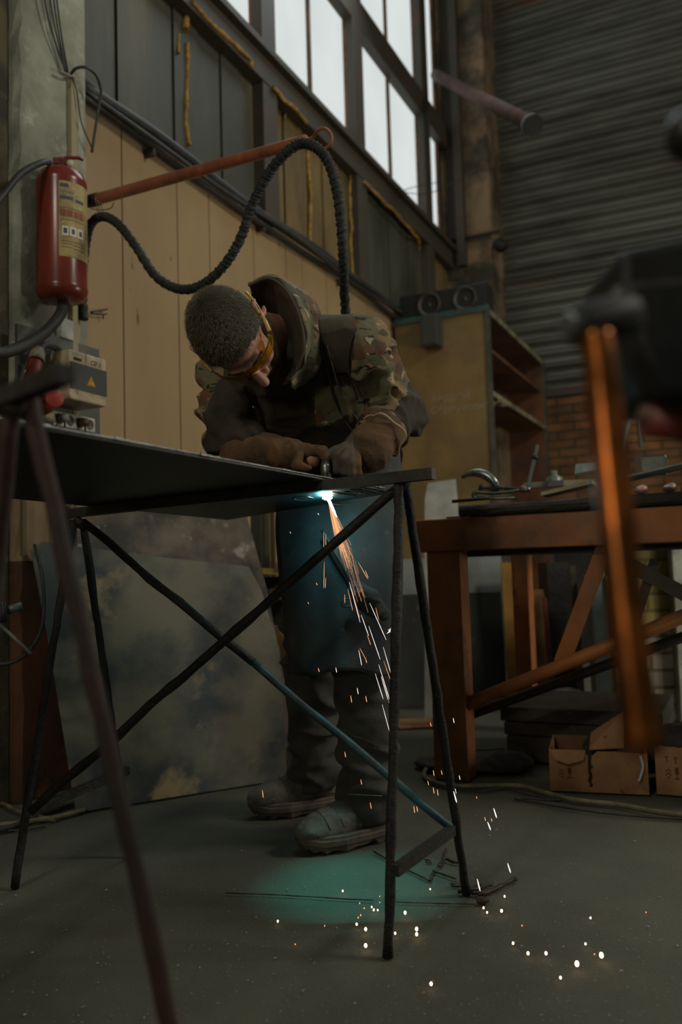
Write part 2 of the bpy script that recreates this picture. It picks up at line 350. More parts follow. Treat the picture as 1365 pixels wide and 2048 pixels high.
def brickmat(name, c1, c2_, mortar):
    m = bpy.data.materials.new(name); m.use_nodes = True; n_ = m.node_tree; b = n_.nodes['Principled BSDF']; b.inputs['Roughness'].default_value = .9
    tc = n_.nodes.new('ShaderNodeUVMap') if False else n_.nodes.new('ShaderNodeTexCoord')
    mp = n_.nodes.new('ShaderNodeMapping'); mp.inputs['Rotation'].default_value = (math.radians(90), 0, 0)
    br = n_.nodes.new('ShaderNodeTexBrick'); br.inputs['Color1'].default_value = lin(c1); br.inputs['Color2'].default_value = lin(c2_); br.inputs['Mortar'].default_value = lin(mortar)
    br.inputs['Scale'].default_value = 1; br.inputs['Mortar Size'].default_value = .008; br.inputs['Brick Width'].default_value = .25; br.inputs['Row Height'].default_value = .075
    n2 = n_.nodes.new('ShaderNodeTexNoise'); n2.inputs['Scale'].default_value = 4
    mx = n_.nodes.new('ShaderNodeMix'); mx.data_type = 'RGBA'; mx.blend_type = 'MULTIPLY'; mx.inputs[0].default_value = .8
    cr = n_.nodes.new('ShaderNodeMapRange'); cr.inputs[1].default_value = .35; cr.inputs[2].default_value = .65; cr.inputs[3].default_value = .35; cr.inputs[4].default_value = 1.2
    n_.links.new(tc.outputs['Object'], n2.inputs['Vector']); n_.links.new(n2.outputs[0], cr.inputs[0])
    cmb = n_.nodes.new('ShaderNodeCombineXYZ'); sp = n_.nodes.new('ShaderNodeSeparateXYZ'); n_.links.new(tc.outputs['Object'], sp.inputs[0])
    n_.links.new(sp.outputs[0], cmb.inputs[0]); n_.links.new(sp.outputs[2], cmb.inputs[1]); n_.links.new(cmb.outputs[0], br.inputs['Vector'])
    n_.links.new(br.outputs[0], mx.inputs[6]); n_.links.new(cr.outputs[0], mx.inputs[7]); n_.links.new(mx.outputs[2], b.inputs['Base Color'])
    bp = n_.nodes.new('ShaderNodeBump'); bp.inputs['Distance'].default_value = .01; bp.invert = True; n_.links.new(br.outputs[1], bp.inputs['Height']); n_.links.new(bp.outputs[0], b.inputs['Normal'])
    return m
brick = brickmat('old_orange_brick', (146, 96, 52), (104, 74, 46), (70, 60, 44))
mb = MB(); mb.rbox(UB, UB+.08, .2, 5.8, .95, ZB); struct(mb.build('wall_back', brick))
vcol = BW(1340, 1300, UB-.25)[0]; vyel = BW(1285, 1200, UB)[0]
zyel = BW(1320, 1255, UB)[1]
mb = MB(); mb.rbox(UB-.001, UB+.08, .2, vyel, 0, .95); struct(mb.build('wall_back', mat('sooty_plaster', (62, 58, 46), .9, c2=(40, 40, 34), scale=3)))
mb = MB(); mb.rbox(UB-.001, UB+.08, vyel, 5.8, zyel, .95); struct(mb.build('wall_back', brickmat('yellow_painted_brick', (168, 152, 88), (156, 142, 80), (120, 108, 64))))
mb = MB(); mb.rbox(UB-.001, UB+.08, vyel, 5.8, 0, zyel); struct(mb.build('wall_back', brickmat('whitewashed_brick', (232, 222, 200), (214, 206, 186), (160, 150, 130))))
mb = MB(); mb.rbox(UB-.25, UB-.002, vcol, vcol+.4, 0, .93); struct(mb.build('wall_pillar_end', mat('bare_concrete', (150, 156, 142), .9, c2=(110, 114, 102), scale=7, c3=(70, 72, 64), scale3=40, lo3=.66, hi3=.7, bump=.3), bevel=.01))
# left concrete pillar carrying the extinguisher
PV = .10
ua = LW(38, 400, PV)[0]; ub = LW(180, 400, PV)[0]
plast = mat('chipped_grey_plaster', (172, 174, 156), .9, c2=(112, 113, 99), scale=2.2, lo=.38, hi=.62, c3=(186, 188, 172), scale3=12, lo3=.58, hi3=.72, bump=.5, bscale=25)
mb = MB(); rows = []
nr = 90
for j in range(nr+1):
    z = 6.9*j/nr; e = .02*noise.noise(V((0, 3, z*9)))+.012*noise.noise(V((0, 8, z*30)))
    rows.append([R(ua-.0, -.03, z), R(ua+e*.3, PV-.03+e, z), R(ua+.012+e, PV-.004, z), R(ua+.10, PV, z), R(ub-.02, PV, z), R(ub, PV-.02, z), R(ub, -.03, z)])
mb.grid(rows, False)
zt1 = LW(100, 925, PV)[1]; zt2 = LW(60, 1112, PV)[1]
for k, f in enumerate(mb.f):
    zz_ = sum(mb.v[i].z for i in f)/len(f); mb.mi[k] = 0 if zz_ > zt1 else (1 if zz_ > zt2 else 2)
struct(mb.build('wall_pillar_left', [plast, mat('tan_painted_plaster', (150, 126, 94), .8, c2=(132, 110, 82), scale=6, c3=(50, 44, 36), scale3=34, lo3=.68, hi3=.72, bump=.2), rustw]))
MB().rbox(LW(44, 1050, PV)[0]-.008, LW(44, 1050, PV)[0]+.008, PV, PV+.012, zt2, zt1).build('trim_7', mat('old_brown_batten', (96, 82, 54), .8))['kind'] = 'structure'
MB().rbox(LW(107, 1050, PV)[0]-.012, LW(107, 1050, PV)[0]+.004, PV, PV+.02, zt2, zt1).build('trim_8', mat('beige_trunking', (150, 140, 112), .7))['kind'] = 'structure'
mb = MB(); mb.rbox(ua-.9, ua-.005, -.03, .055, 0, 6.9); struct(mb.build('wall_pillar_left', mat('bare_brown_brickwork', (92, 84, 62), .95, c2=(58, 56, 46), scale=5, c3=(120, 92, 60), scale3=14, bump=.7, bscale=20)))
uc = LW(141, 250, PV)[0]
mb = MB(); mb.rbox(uc-.016, uc+.010, PV, PV+.02, .9, LW(135, 148, PV)[1]); mb.rbox(uc+.012, uc+.03, PV, PV+.012, .9, LW(135, 150, PV)[1])
tag(mb.build('cable_trunking', mat('beige_trunking', (150, 140, 112), .7, c2=(110, 100, 84), scale=8), bevel=.002), 'narrow vertical beige trunking strip on the grey pillar above the extinguisher', 'trunking')
# thin wires coming down to the trunking
t = thing('wire_bundle', 'thin dark wires hanging down the grey pillar to a clip', 'wires', tuple(R(uc, PV+.02, 2.6)))
for k, (x0, x1) in enumerate([(78, 131), (92, 132), (101, 133), (108, 136)]):
    MB().tube(crom([lp(x0, -60, PV+.03), lp((x0*.6+x1*.4), 45, PV+.03), lp(x1, 145, PV+.02)], 8), .0035, 6).build('wire', blackc, t)
MB().tube(crom([lp(140, 150, PV+.02), lp(152, 137, PV+.05), lp(172, 135, PV+.08), lp(192, 150, PV+.08), lp(202, 180, PV+.07), lp(200, 200, PV+.06), lp(192, 250, PV+.04), lp(184, 304, PV+.03)], 8), .0055, 8).build('wire', blackc, t)
MB().tube(crom([lp(143, 150, PV+.02), lp(153, 180, PV+.03), lp(163, 245, PV+.03), lp(184, 296, PV+.03)], 8), .003, 6).build('wire', blackc, t)
MB().tube([lp(118, 142, PV+.03), lp(136, 150, PV+.03), lp(142, 152, PV+.02)], .006, 8).build('clip', plast, t)
KWALL = 1.12
_P0 = P
def P(px, py, Y): return _P0(px, py, Y*KWALL)   # first depth guesses for wall-side things were 12% short
# ================================================================ things
steel_dark = mat('dark_mill_steel', (70, 72, 70), .5, .6, c2=(52, 50, 48), scale=5, c3=(88, 60, 44), scale3=11, lo3=.62, hi3=.74, bump=.1, rvar=.12)
rusty = mat('rusty_round_bar', (74, 56, 44), .75, .25, c2=(48, 42, 38), scale=14, c3=(122, 74, 50), scale3=30, lo3=.58, hi3=.7, bump=.5, bscale=70)
blackbar = mat('sooty_bar_steel', (50, 48, 44), .6, .4, c2=(36, 35, 33), scale=12, c3=(90, 70, 56), scale3=50, lo3=.66, hi3=.72, bump=.5, bscale=80)
redp = mat('red_gloss_paint', (130, 54, 40), .26, c2=(108, 44, 34), scale=5, spec=.5)
orangep = mat('worn_orange_red_tube', (170, 100, 68), .40, 0, c2=(132, 78, 56), scale=9, c3=(92, 60, 48), scale3=24, lo3=.62, hi3=.7, bump=.08)
white_pl = mat('grubby_white_plastic', (196, 192, 176), .45, c2=(150, 146, 132), scale=30, lo=.5, hi=.8)
darkpl = mat('black_plastic', (30, 31, 30), .4)
chrome = mat('bare_bright_steel', (150, 154, 150), .32, .9, c2=(110, 112, 108), scale=20, rvar=.1)
def parts_text(*a): return text(*a)
# ---- fire extinguisher
ez0 = LW(125, 603, PV+.09)[1]; ez1 = LW(125, 345, PV+.09)[1]
eu = LW(124, 480, PV+.085)[0]; ec = R(eu, PV+.085, ez0); er = .0823; eh = ez1-ez0+.01
t = thing('fire_extinguisher', 'red fire extinguisher with a yellowed instruction label hanging on the grey pillar', 'fire extinguisher', tuple(ec))
MB().lathe(ec, Z, [(.0, .001), (0, er*.62), (.008, er*.86), (.022, er*.98), (.035, er*1.02), (.045, er*1.02), (.05, er), (eh-.06, er), (eh-.054, er*1.015), (eh-.045, er*1.0), (eh-.02, er*.88), (eh-.004, er*.6), (eh+.004, er*.3), (eh+.006, .001)], 40).build('body', redp, t)
# label wrapped round the body, print as separate strips
towards = (CAMP-ec); towards.z = 0; towards.normalize(); side = V((-towards.y, towards.x, 0)); side = side if side.x > 0 else -side
def wrap(name, a0, a1, z0, z1, off, m, par):
    mb = MB(); rows = []
    for zz_ in (z0, z1):
        rows.append([ec+(towards*math.cos(a)+side*math.sin(a))*(er+off)+Z*zz_ for a in np.linspace(a0, a1, 14)])
    mb.grid(rows); return mb.build(name, m, par)
labm = mat('yellowed_label', (170, 152, 98), .6, c2=(136, 120, 76), scale=24, c3=(184, 174, 138), scale3=60, lo3=.6, hi3=.66)
lab = wrap('label', -.12, 1.45, .128, .385, .0012, labm, t); lab['label'] = 'yellowed instruction label'
ink = mat('blue_grey_ink', (70, 76, 96), .7); paleink = mat('faded_print', (128, 112, 80), .7); whitep = mat('white_print', (210, 206, 190), .7); redink = mat('red_print', (140, 70, 56), .7)
for (a0, a1, z0, z1, m) in [(-.06, .26, .325, .335, ink), (.0, .5, .308, .312, paleink), (-.06, .44, .288, .297, ink), (.55, .95, .285, .294, ink), (-.06, .9, .26, .264, paleink), (-.04, .16, .236, .256, redink), (.22, .42, .236, .256, redink), (.48, .68, .236, .256, redink), (.74, .92, .236, .256, redink), (-.04, .9, .225, .228, paleink), (.0, .26, .178, .206, whitep), (.3, .58, .178, .206, whitep), (.62, .92, .178, .206, whitep), (0, .4, .160, .163, paleink), (0, .4, .152, .155, paleink), (.46, .95, .160, .163, paleink), (.46, .95, .150, .153, paleink), (.46, .95, .140, .143, paleink), (0, .36, .142, .145, paleink)]:
    wrap('print', a0, a1, z0*1.12, z1*1.12, .0022, m, lab)
for (a0, a1) in [(.06, .2), (.38, .5), (.70, .84)]: wrap('pictogram', a0, a1, .206, .224, .003, ink, lab)
vt = ec+Z*eh
mb = MB().lathe(vt, Z, [(-.005, .02), (.012, .02), (.014, .014), (.03, .014), (.032, .001)], 16); mb.box(vt+Z*.026, side*.028, towards*.012, Z*.010); mb.build('valve', mat('dark_red_cast', (96, 40, 30), .5), t)
mb = MB().tube([vt+Z*.036-side*.02, vt+Z*.046+side*.02, vt+Z*.050+side*.055, vt+Z*.046+side*.072], [.005, .006, .006, .007], 8, flat=1); mb.build('lever', redp, t)
MB().lathe(vt+Z*.02+side*.028+towards*.012, towards, [(0, .011), (.008, .011), (.009, .001)], 16).build('pressure_gauge', mat('pale_dial', (190, 190, 176), .4), t)
MB().lathe(vt+Z*.02-side*.034, -side, [(0, .008), (.02, .008), (.02, .001)], 12).build('hose_nut', mat('pale_dial', (190, 190, 176), .4), t)
hp = [vt+Z*.02-side*.04]+[lp(x, y, PV+.10) for x, y in [(85, 325), (45, 345), (10, 385), (-35, 450), (-60, 560), (-40, 660)]]
MB().tube(crom(hp, 10), .0105, 10).build('hose', blackc, t)
MB().tube(crom([lp(-60, 690, PV+.12), lp(0, 705, PV+.12), lp(50, 690, PV+.12), lp(90, 665, PV+.11), lp(120, 630, PV+.10), lp(128, 600, PV+.08)], 10), [.0185]*51, 12).build('nozzle_horn', blackc, t)
mb = MB(); mb.box(ec+Z*(eh-.05)-N*.08+side*0, E*.02, N*.012, Z*.05); mb.build('wall_bracket', redp, t)
# ---- orange tube arm with a hook, and the wrapped cable
a0 = lp(182, 402, .06); a1 = P(612, 281, 2.15)
t = thing('swing_arm', 'slanting orange-red tube arm with a curled wire hook, fixed to the pillar', 'support arm', tuple(a0))
mb = MB(); L = 24; pts = [lerp(a0, a1, i/L) for i in range(L+1)]; mb.tube(pts, [.0215-.004*i/L for i in range(L+1)], 16, caps=True); mb.build('tube', orangep, t)
mb = MB(); mb.tube(crom([a1-(a1-a0)*.02, P(625, 275, 2.14), P(635, 262, 2.12), P(650, 257, 2.10), P(662, 268, 2.10), P(663, 285, 2.10), P(650, 297, 2.11), P(640, 300, 2.12), P(622, 290, 2.13)], 8), .0045, 8); mb.build('hook', orangep, t)
dirA = (a1-a0).normalized()
mb = MB().tube([a0-dirA*.012, a0+dirA*.05], .024, 14); mb.build('pivot_sleeve', blackbar, t)
for k in range(3): MB().tube(crom([P(190+6*k, 395+6*k, 2.58), P(196+5*k, 425, 2.57), P(206, 442, 2.56)], 6), .0016, 5).build('tie_wire', mat('tie_wire', (120, 112, 90), .5, .6), t)
MB().tube(crom([P(183, 418, 2.6), P(205, 420, 2.58), P(222, 416, 2.57), P(228, 405, 2.57)], 6), .0018, 5).build('tie_wire', rusty, t)
cab = crom([P(168, 640, 2.62), P(166, 560, 2.62), P(172, 490, 2.58), P(182, 448, 2.55), P(205, 433, 2.53), P(235, 447, 2.5), P(270, 490, 2.46), P(310, 550, 2.42), P(355, 577, 2.36), P(400, 572, 2.31), P(445, 535, 2.27), P(480, 480, 2.24), P(505, 410, 2.21), P(530, 360, 2.18), P(560, 318, 2.15), P(598, 288, 2.12), P(630, 293, 2.11), P(655, 320, 2.11), P(672, 370, 2.12), P(682, 440, 2.14), P(687, 520, 2.18), P(690, 600, 2.3), P(700, 700, 2.45), P(730, 820, 2.55), P(740, 950, 2.62)], 22)
mb = MB(); rs = [.0138+.0017*math.sin(i*1.9)+.0008*random.random() for i in range(len(cab))]; mb.tube(cab, rs, 12, jit=.05)
tw = mat('black_tape_wrapping', (44, 50, 48), .65, c2=(30, 34, 32), scale=60, bump=.5, bscale=60)
x = V((0, 0, 1)); hel = []
for i in range(len(cab)-1):
    tdir = (cab[i+1]-cab[i]).normalized(); x = (x-tdir*x.dot(tdir)).normalized() if (x-tdir*x.dot(tdir)).length > 1e-3 else tdir.orthogonal(); y = tdir.cross(x)
    for q in range(3): a = (i+q/3)*1.15; hel.append(lerp(cab[i], cab[i+1], q/3)+(x*math.cos(a)+y*math.sin(a))*.0128)
t = thing('wrapped_torch_cable', 'thick black tape-wrapped cable looping from the pillar over the arm hook', 'cable', tuple(cab[0]))
mb.build('cable', tw, t); MB().tube(hel, .0042, 6).build('spiral_wrap', tw, t)
# ---- grey backing board, electrical box, red plugs, socket strip
t = tag(MB().rbox(LW(27, 700, PV)[0], LW(193, 860, PV)[0], PV+.004, PV+.018, LW(100, 872, PV)[1], LW(90, 668, PV)[1]).build('backing_board', mat('slate_grey_board', (92, 96, 92), .6, c2=(80, 82, 78), scale=6), bevel=.002), 'slate grey mounting board on the pillar behind the switch box', 'board')
BV = PV+.145
def bu(px, py): return LW(px, py, BV)
bx0 = bu(140, 760)[0]; bx1 = bu(213, 770)[0]; bz1 = bu(140, 697)[1]; bz0 = bu(140, 797)[1]
tin = mat('dirty_cream_enamel', (196, 180, 148), .5, c2=(160, 146, 116), scale=14, c3=(120, 104, 70), scale3=40, lo3=.62, hi3=.7)
t = thing('switch_box', 'cream metal switch box with a dark band and yellow warning triangle', 'electrical box', tuple(R((bx0+bx1)/2, PV, bz0)))
MB().rbox(bx0, bx1, PV+.02, BV, bz0, bz1).build('housing', tin, t, bevel=.006)
zb0 = bu(140, 775)[1]; zb1 = bu(140, 722)[1]
MB().rbox(bx0+.001, bx1-.001, BV, BV+.003, zb0, zb1).build('dark_band', mat('slate_band', (66, 70, 68), .5), t)
bw = bx1-bx0; cx_ = bx0+bw*.55
def tri(u0, z0, s, off): return [R(u0-s*.58, BV+off, z0), R(u0+s*.58, BV+off, z0), R(u0, BV+off, z0+s)]
MB().prism(tri(cx_, zb0+.022, .032, .003), N*.0012).build('warning_triangle', mat('warning_yellow', (228, 160, 40), .5), t)
MB().prism(tri(cx_, zb0+.0245, .024, .0045), N*.0006).build('triangle_border', mat('warning_dark', (90, 60, 20), .5), t)
MB().prism(tri(cx_, zb0+.0262, .0195, .0052), N*.0006).build('triangle_field', mat('warning_yellow', (228, 160, 40), .5), t)
MB().prism([R(cx_-.001, BV+.0058, zb0+.040), R(cx_+.003, BV+.0058, zb0+.040), R(cx_+.0012, BV+.0058, zb0+.036), R(cx_+.003, BV+.0058, zb0+.036), R(cx_-.001, BV+.0058, zb0+.029), R(cx_+.000, BV+.0058, zb0+.034), R(cx_-.0025, BV+.0058, zb0+.034)], N*.0005).build('lightning_sign', mat('warning_dark', (90, 60, 20), .5), t)
MB().rbox(bx0+bw*.10, bx0+bw*.30, BV, BV+.003, zb1+.009, zb1+.017).build('nameplate', darkpl, t)
MB().rbox(bx0+bw*.42, bx0+bw*.425, BV, BV+.001, zb1, bz1).build('lid_seam', darkpl, t)
text('handwriting', 'СР-2', R(bx0+bw*.55, BV+.001, zb1+.006), E, Z, .024, mat('pencil_grey', (96, 88, 70), .7), t)
cz = LW(110, 850, PV+.05)
sv = PV+.05; su0 = LW(107, 850, sv)[0]; su1 = LW(191, 860, sv)[0]; sz1 = LW(150, 829, sv)[1]; sz0 = LW(150, 858, sv)[1]
t = thing('socket_strip', 'white four-way socket strip below the cream switch box', 'power strip', tuple(R((su0+su1)/2, PV, sz0)))
MB().rbox(su0, su1, PV+.02, sv, sz0, sz1).build('strip', white_pl, t, bevel=.004)
sr = (sz1-sz0)*.36
for k in range(4):
    uu = su0+(su1-su0)*(.14+.24*k); c0 = R(uu, sv, (sz0+sz1)/2)
    s_ = MB().lathe(c0, N, [(.0005, sr), (.002, sr), (.002, sr*.86), (.0006, sr*.84), (.0005, .001)], 20, ref=Z).build('socket', mat('grey_socket_well', (90, 88, 80), .5), t)
    for d in (-1, 1): MB().lathe(c0+E*d*.007, N, [(.0015, .0024), (.0022, .0024), (.0022, .0002)], 8).build('contact_hole', darkpl, s_)
for k, m, c_, lab_ in ((0, mat('grey_plug', (126, 128, 116), .5), 'grey', 'round grey plug in the left end of the white socket strip'), (2, mat('brown_plug', (92, 70, 46), .5), 'brown', 'brown plug in the middle of the white socket strip')):
    uu = su0+(su1-su0)*(.14+.24*k); c0 = R(uu, sv+.003, (sz0+sz1)/2)
    p_ = thing('plug', lab_, 'plug', tuple(c0)); MB().lathe(c0, N, [(0, sr*.8), (.018, sr*.85), (.03, sr*.7), (.032, .001)], 16).build('plug_body', m, p_)
    MB().tube(crom([c0+N*.02-Z*.01, c0+N*.02-Z*.03, c0+N*.01-Z*.06+E*.01, c0-N*.01-Z*.14], 5), .004, 6).build('cord', blackc, p_)
# two red industrial connectors
redpl = mat('faded_red_plastic', (130, 46, 36), .5, c2=(96, 38, 30), scale=12); greyg = mat('grey_beige_gland', (150, 142, 120), .6, c2=(110, 104, 88), scale=20)
q0 = lp(70, 725, PV+.07); q1 = lp(62, 790, PV+.09)
t = thing('industrial_socket', 'upper red industrial socket with a grey collar left of the cream box', 'socket', tuple(q1))
MB().tube([q0, lerp(q0, q1, .35), lerp(q0, q1, .4), q1], [.024, .027, .030, .031], 18).build('body', redpl, t); MB().tube([lp(76, 700, PV+.06), lp(72, 722, PV+.07)], [.021, .026], 18).build('collar', greyg, t); MB().tube(crom([lp(78, 702, PV+.06), lp(90, 690, PV+.06), lp(110, 695, PV+.05), lp(120, 705, PV+.04)], 6), .012, 10).build('cord', blackc, t)
MB().tube(crom([lp(50, 740, PV+.10), lp(42, 765, PV+.11), lp(42, 800, PV+.11), lp(45, 830, PV+.1)], 6), .0035, 6).build('latch_wire', chrome, t)
t = thing('industrial_plug', 'lower red industrial plug hanging beside the white socket strip', 'plug', tuple(lp(95, 860, PV+.06)))
MB().tube([lp(82, 780, PV+.08), lp(86, 800, PV+.08), lp(92, 825, PV+.07)], [.034, .034, .022], 18).build('body', redpl, t)
cap_c = lp(109, 797, PV+.15); MB().lathe(cap_c, (CAMP-cap_c)+V((.9, 0, 0)), [(-.012, .027), (.006, .029), (.008, .026), (.009, .001)], 24).build('cap', mat('bright_red_cap', (160, 62, 50), .45), t)
MB().tube([lp(93, 824, PV+.07), lp(98, 848, PV+.07)], [.024, .021], 16).build('gland', greyg, t); MB().tube(crom([lp(98, 846, PV+.07), lp(100, 880, PV+.07), lp(96, 940, PV+.05)], 6), .007, 8).build('cord', blackc, t)
MB().tube(crom([P(120, 636, 2.62), P(105, 640, 2.64), P(98, 650, 2.64)], 4), .004, 6)
c0 = lp(125, 660, PV+.004); cl = MB().box(c0+N*.012, E*.03, N*.012, Z*.035).build('conduit_box', mat('pale_grey_casing', (168, 172, 162), .6, c2=(140, 142, 130), scale=10), bevel=.003); tag(cl, 'small pale grey cover box on the pillar above the switch box', 'cover box')
t = thing('twisted_wire_end', 'loose dark wire ends sticking out of the brown wall beside the extinguisher', 'wire', tuple(lp(182, 625)))
for pts in ([(182, 624), (198, 622), (216, 618)], [(182, 626), (200, 629), (214, 628)], [(205, 628), (207, 632), (206, 637)]): MB().tube(crom([lp(x, y, .02) for x, y in pts], 5), .003, 6, jit=.2).build('wire', blackbar, t)
# ---- cabinet against the end of the left wall
cu = LW(785, 720, 0.0)[0]; cv1, cz1 = BW(973, 616, cu); cu2 = UB-.06
cabm = mat('brown_plywood_cabinet', (130, 107, 62), .7, c2=(110, 91, 54), scale=3, c3=(100, 76, 44), scale3=8, lo3=.62, hi3=.74, bump=.05)
cabin = mat('reddish_brown_interior', (108, 68, 40), .8, c2=(80, 54, 36), scale=4)
angle = mat('dark_green_angle_iron', (58, 66, 60), .6, .2, c2=(86, 84, 70), scale=7)
t = thing('cabinet', 'tall open-sided plywood cabinet with shelves in the corner by the corrugated wall', 'cabinet', tuple(R((cu+cu2)/2, cv1/2, 0)))
MB().rbox(cu, cu+.02, .03, cv1, 0.02, cz1).build('end_panel', cabm, t)
MB().rbox(cu2-.02, cu2, .03, cv1, 0.02, cz1).build('back_panel', cabin, t); MB().rbox(cu+.02, cu2-.02, .03, .045, .02, cz1).build('side_panel', cabin, t)
MB().rbox(cu+.02, cu2-.02, .045, cv1-.02, .02, .04).build('floor_panel', cabin, t)
MB().rbox(cu+.02, cu2-.02, .045, cv1-.01, cz1-.025, cz1).build('top_panel', cabin, t)
shz = [BW(985, 780, cu)[1], BW(990, 905, cu)[1]-.12]
for z in (BW(985, 690, cu)[1]+.02, shz[0], .98): MB().rbox(cu+.02, cu2-.02, .045, cv1-.02, z-.025, z).build('shelf', cabin, t)
for (uu) in (cu, cu2): MB().rbox(uu-.012, uu+.02, cv1-.005, cv1+.02, 0, cz1+.012).build('corner_angle', angle, t)
for z in (cz1+.0, shz[0]): MB().rbox(cu, cu2, cv1-.005, cv1+.012, z-.03, z+.004).build('rail', mat('pale_worn_rail', (150, 140, 110), .6, c2=(100, 96, 76), scale=12), t)
MB().rbox(cu-.014, cu, .03, cv1+.02, cz1-.02, cz1+.02).build('top_angle', mat('turquoise_flaked_angle', (50, 62, 60), .6, c2=(46, 88, 86), scale=3.5, lo=.45, hi=.6), t)
chalk = mat('chalk', (150, 140, 112), .9)
for s_, x_, y_, k in (('Андрей', 861, 806, .078), ('Серпуховитяев', 862, 829, .073)):
    v_, z_ = BW(x_, y_, cu); text('chalk_writing', s_, R(cu-.002, v_, z_), N, Z+N*.03, k, chalk, t, .0003)
v0, z0 = BW(850, 705, cu); v1, z1 = BW(899, 640, cu)
t = thing('small_black_box', 'small dark box fixed high on the plywood end of the cabinet', 'box', tuple(R(cu-.06, v0, z0)))
MB().rbox(cu-.13, cu-.002, v0+.02, v0+.14, z0+.01, z0+.225).build('case', mat('dark_box_paint', (56, 58, 52), .5), t, bevel=.006); MB().rbox(cu-.135, cu-.13, v0+.03, v0+.13, z0+.02, z0+.215).build('lid', mat('dark_box_paint', (56, 58, 52), .5), t)
# things on top of the cabinet: two round-faced speakers/gauges in a long dark case
t = thing('twin_dial_unit', 'long dark case with two round ringed openings on top of the cabinet', 'speaker unit', tuple(R(cu+.1, cv1*.5, cz1+.013)))
vA, zA = BW(800, 640, cu+.05); MB().rbox(cu+.03, cu+.2, .06, cv1+.0, cz1+.013, cz1+.195).build('case', darkpl, t, bevel=.004)
for px in (858, 930):
    v_, _ = BW(px, 600, cu+.03); c_ = R(cu+.03, v_, cz1+.10)
    r_ = MB().lathe(c_, -E, [(0, .088), (.012, .086), (.014, .079), (.012, .071), (.002, .067), (-.012, .02), (.0, .016), (.006, .001)], 28).build('ring', mat('dull_metal_ring', (66, 62, 54), .5, .5), t)
# clutter on the cabinet shelves
pr = [('tin_can', 'dull tin can', 'can'), ('folded_rag', 'crumpled pale rag', 'rag'), ('wood_offcut', 'rough wood offcut', 'wood')]
clm = mat('dusty_clutter', (150, 110, 72), .9, c2=(90, 66, 46), scale=20); clm2 = mat('pale_cloth', (168, 140, 104), .95, c2=(110, 86, 62), scale=30)
for k in range(5):
    uu = cu+.12+.24*k; mb = MB(); zz = shz[0]+.004
    for j in range(3): mb.tube(crom([R(uu+random.uniform(-.08, .08), cv1-.32+.1*j, zz+.012), R(uu+random.uniform(-.08, .08), cv1-.2, zz+.02+.01*j), R(uu+random.uniform(-.1, .1), cv1-.08, zz+.015)], 5), .012, 7, jit=.3)
    tag(mb.build('scrap_bundle', clm), ['dusty bundle of offcuts nearest the front corner of the upper cabinet shelf', 'second dusty bundle from the front on the upper cabinet shelf', 'dusty bundle in the middle of the upper cabinet shelf', 'second dusty bundle from the rear on the upper cabinet shelf', 'dusty bundle at the rear of the upper cabinet shelf'][k], 'scrap', 'offcuts on the upper cabinet shelf')
c_ = R(cu+.28, cv1-.14, 1.06)
tag(blob([EL(c_, (E, N, Z), (.14, .1, .07)), EL(c_+E*.1+Z*.05, (E, N, Z), (.08, .08, .06)), EL(c_-E*.08+Z*.07, (E, N, Z), (.06, .06, .05))], .014, .03, wrinkle(.016, 22)).build('rag_heap', clm2), 'crumpled pale brown rags on the lower shelf of the cabinet', 'rags')
# ---- rusty slanting pipe high on the corner and small dark roller below it
p0 = P(872, 150, 6.1); p1 = P(1063, 248, 4.3)
t = thing('rusty_chute_pipe', 'rusty red-brown pipe sloping down in front of the corrugated wall', 'pipe', tuple(p1))
MB().tube([p0, p1], .045, 18).build('pipe', mat('faded_rust_red', (92, 60, 50), .85, c2=(64, 48, 42), scale=6), t); dd = (p1-p0).normalized(); MB().tube([p1-dd*.01, p1+dd*.045], .060, 18).build('rim', blackbar, t)
rv, rz = BW(905, 485, 4.46)
t = thing('wall_rod', 'dark horizontal rod ending in a round pulley across the corner pillar', 'rod', tuple(R(4.43, rv, rz)))
MB().tube([R(4.43, rv-.05, rz), R(4.43, BW(1000, 483, 4.43)[0], rz)], .016, 8).build('rod', blackbar, t); v_, z_ = BW(1002, 492, 4.43); MB().lathe(R(4.41, v_, z_), E, [(-.03, .001), (-.03, .055), (.0, .045), (.03, .055), (.03, .001)], 20).build('pulley', blackbar, t)
t = thing('sagging_wire', 'thin sagging wires strung from the window sill to the corrugated wall', 'wire', tuple(P(800, 380, 5.4)))
MB().tube(crom([P(792, 382, 5.2), P(850, 388, 5.2), P(900, 370, 5.2), P(965, 342, 5.3), P(1000, 338, 5.5)], 8), .003, 5).build('wire', blackbar, t); MB().tube(crom([P(800, 384, 5.2), P(830, 374, 5.2), P(880, 364, 5.2)], 8), .003, 5).build('wire', blackbar, t)

P = _P0
# ================================================================ steel sheets leaning at the wall
def leaning(name, label, cat, px, Yb, Yt, m, th=.004, group=None):
    # px: bottom-left, bottom-right, (more points up the right side), top-right ... top-left; plane from floor line to top line
    bl = G(*px[0]); br_ = G(*px[1]); base = (br_-bl).normalized(); back = V((-base.y, base.x, 0)); back = back if back.y > 0 else -back
    tl = math.radians(Yt); n = back*math.cos(tl)-Z*0; n = (back*math.cos(tl)-Z*math.sin(tl))
    pts = [hitp(x, y, n, bl) for x, y in px]
    for p in pts: p.z = max(p.z, .004)
    mb = MB(); mb.prism(pts, n*th); o = mb.build(name, m); return tag(o, label, cat, group)
sheetm = mat('stained_grey_steel_sheet', (110, 106, 88), .5, .12, c2=(58, 64, 66), scale=2.4, lo=.42, hi=.56, c3=(146, 128, 96), scale3=3.1, lo3=.56, hi3=.64, bump=.05, rvar=.1)
sheetm2 = mat('scratched_mottled_plate', (120, 108, 94), .6, .1, c2=(60, 58, 54), scale=5, lo=.40, hi=.6, c3=(168, 164, 152), scale3=13, lo3=.60, hi3=.70, bump=.1, detail=9)
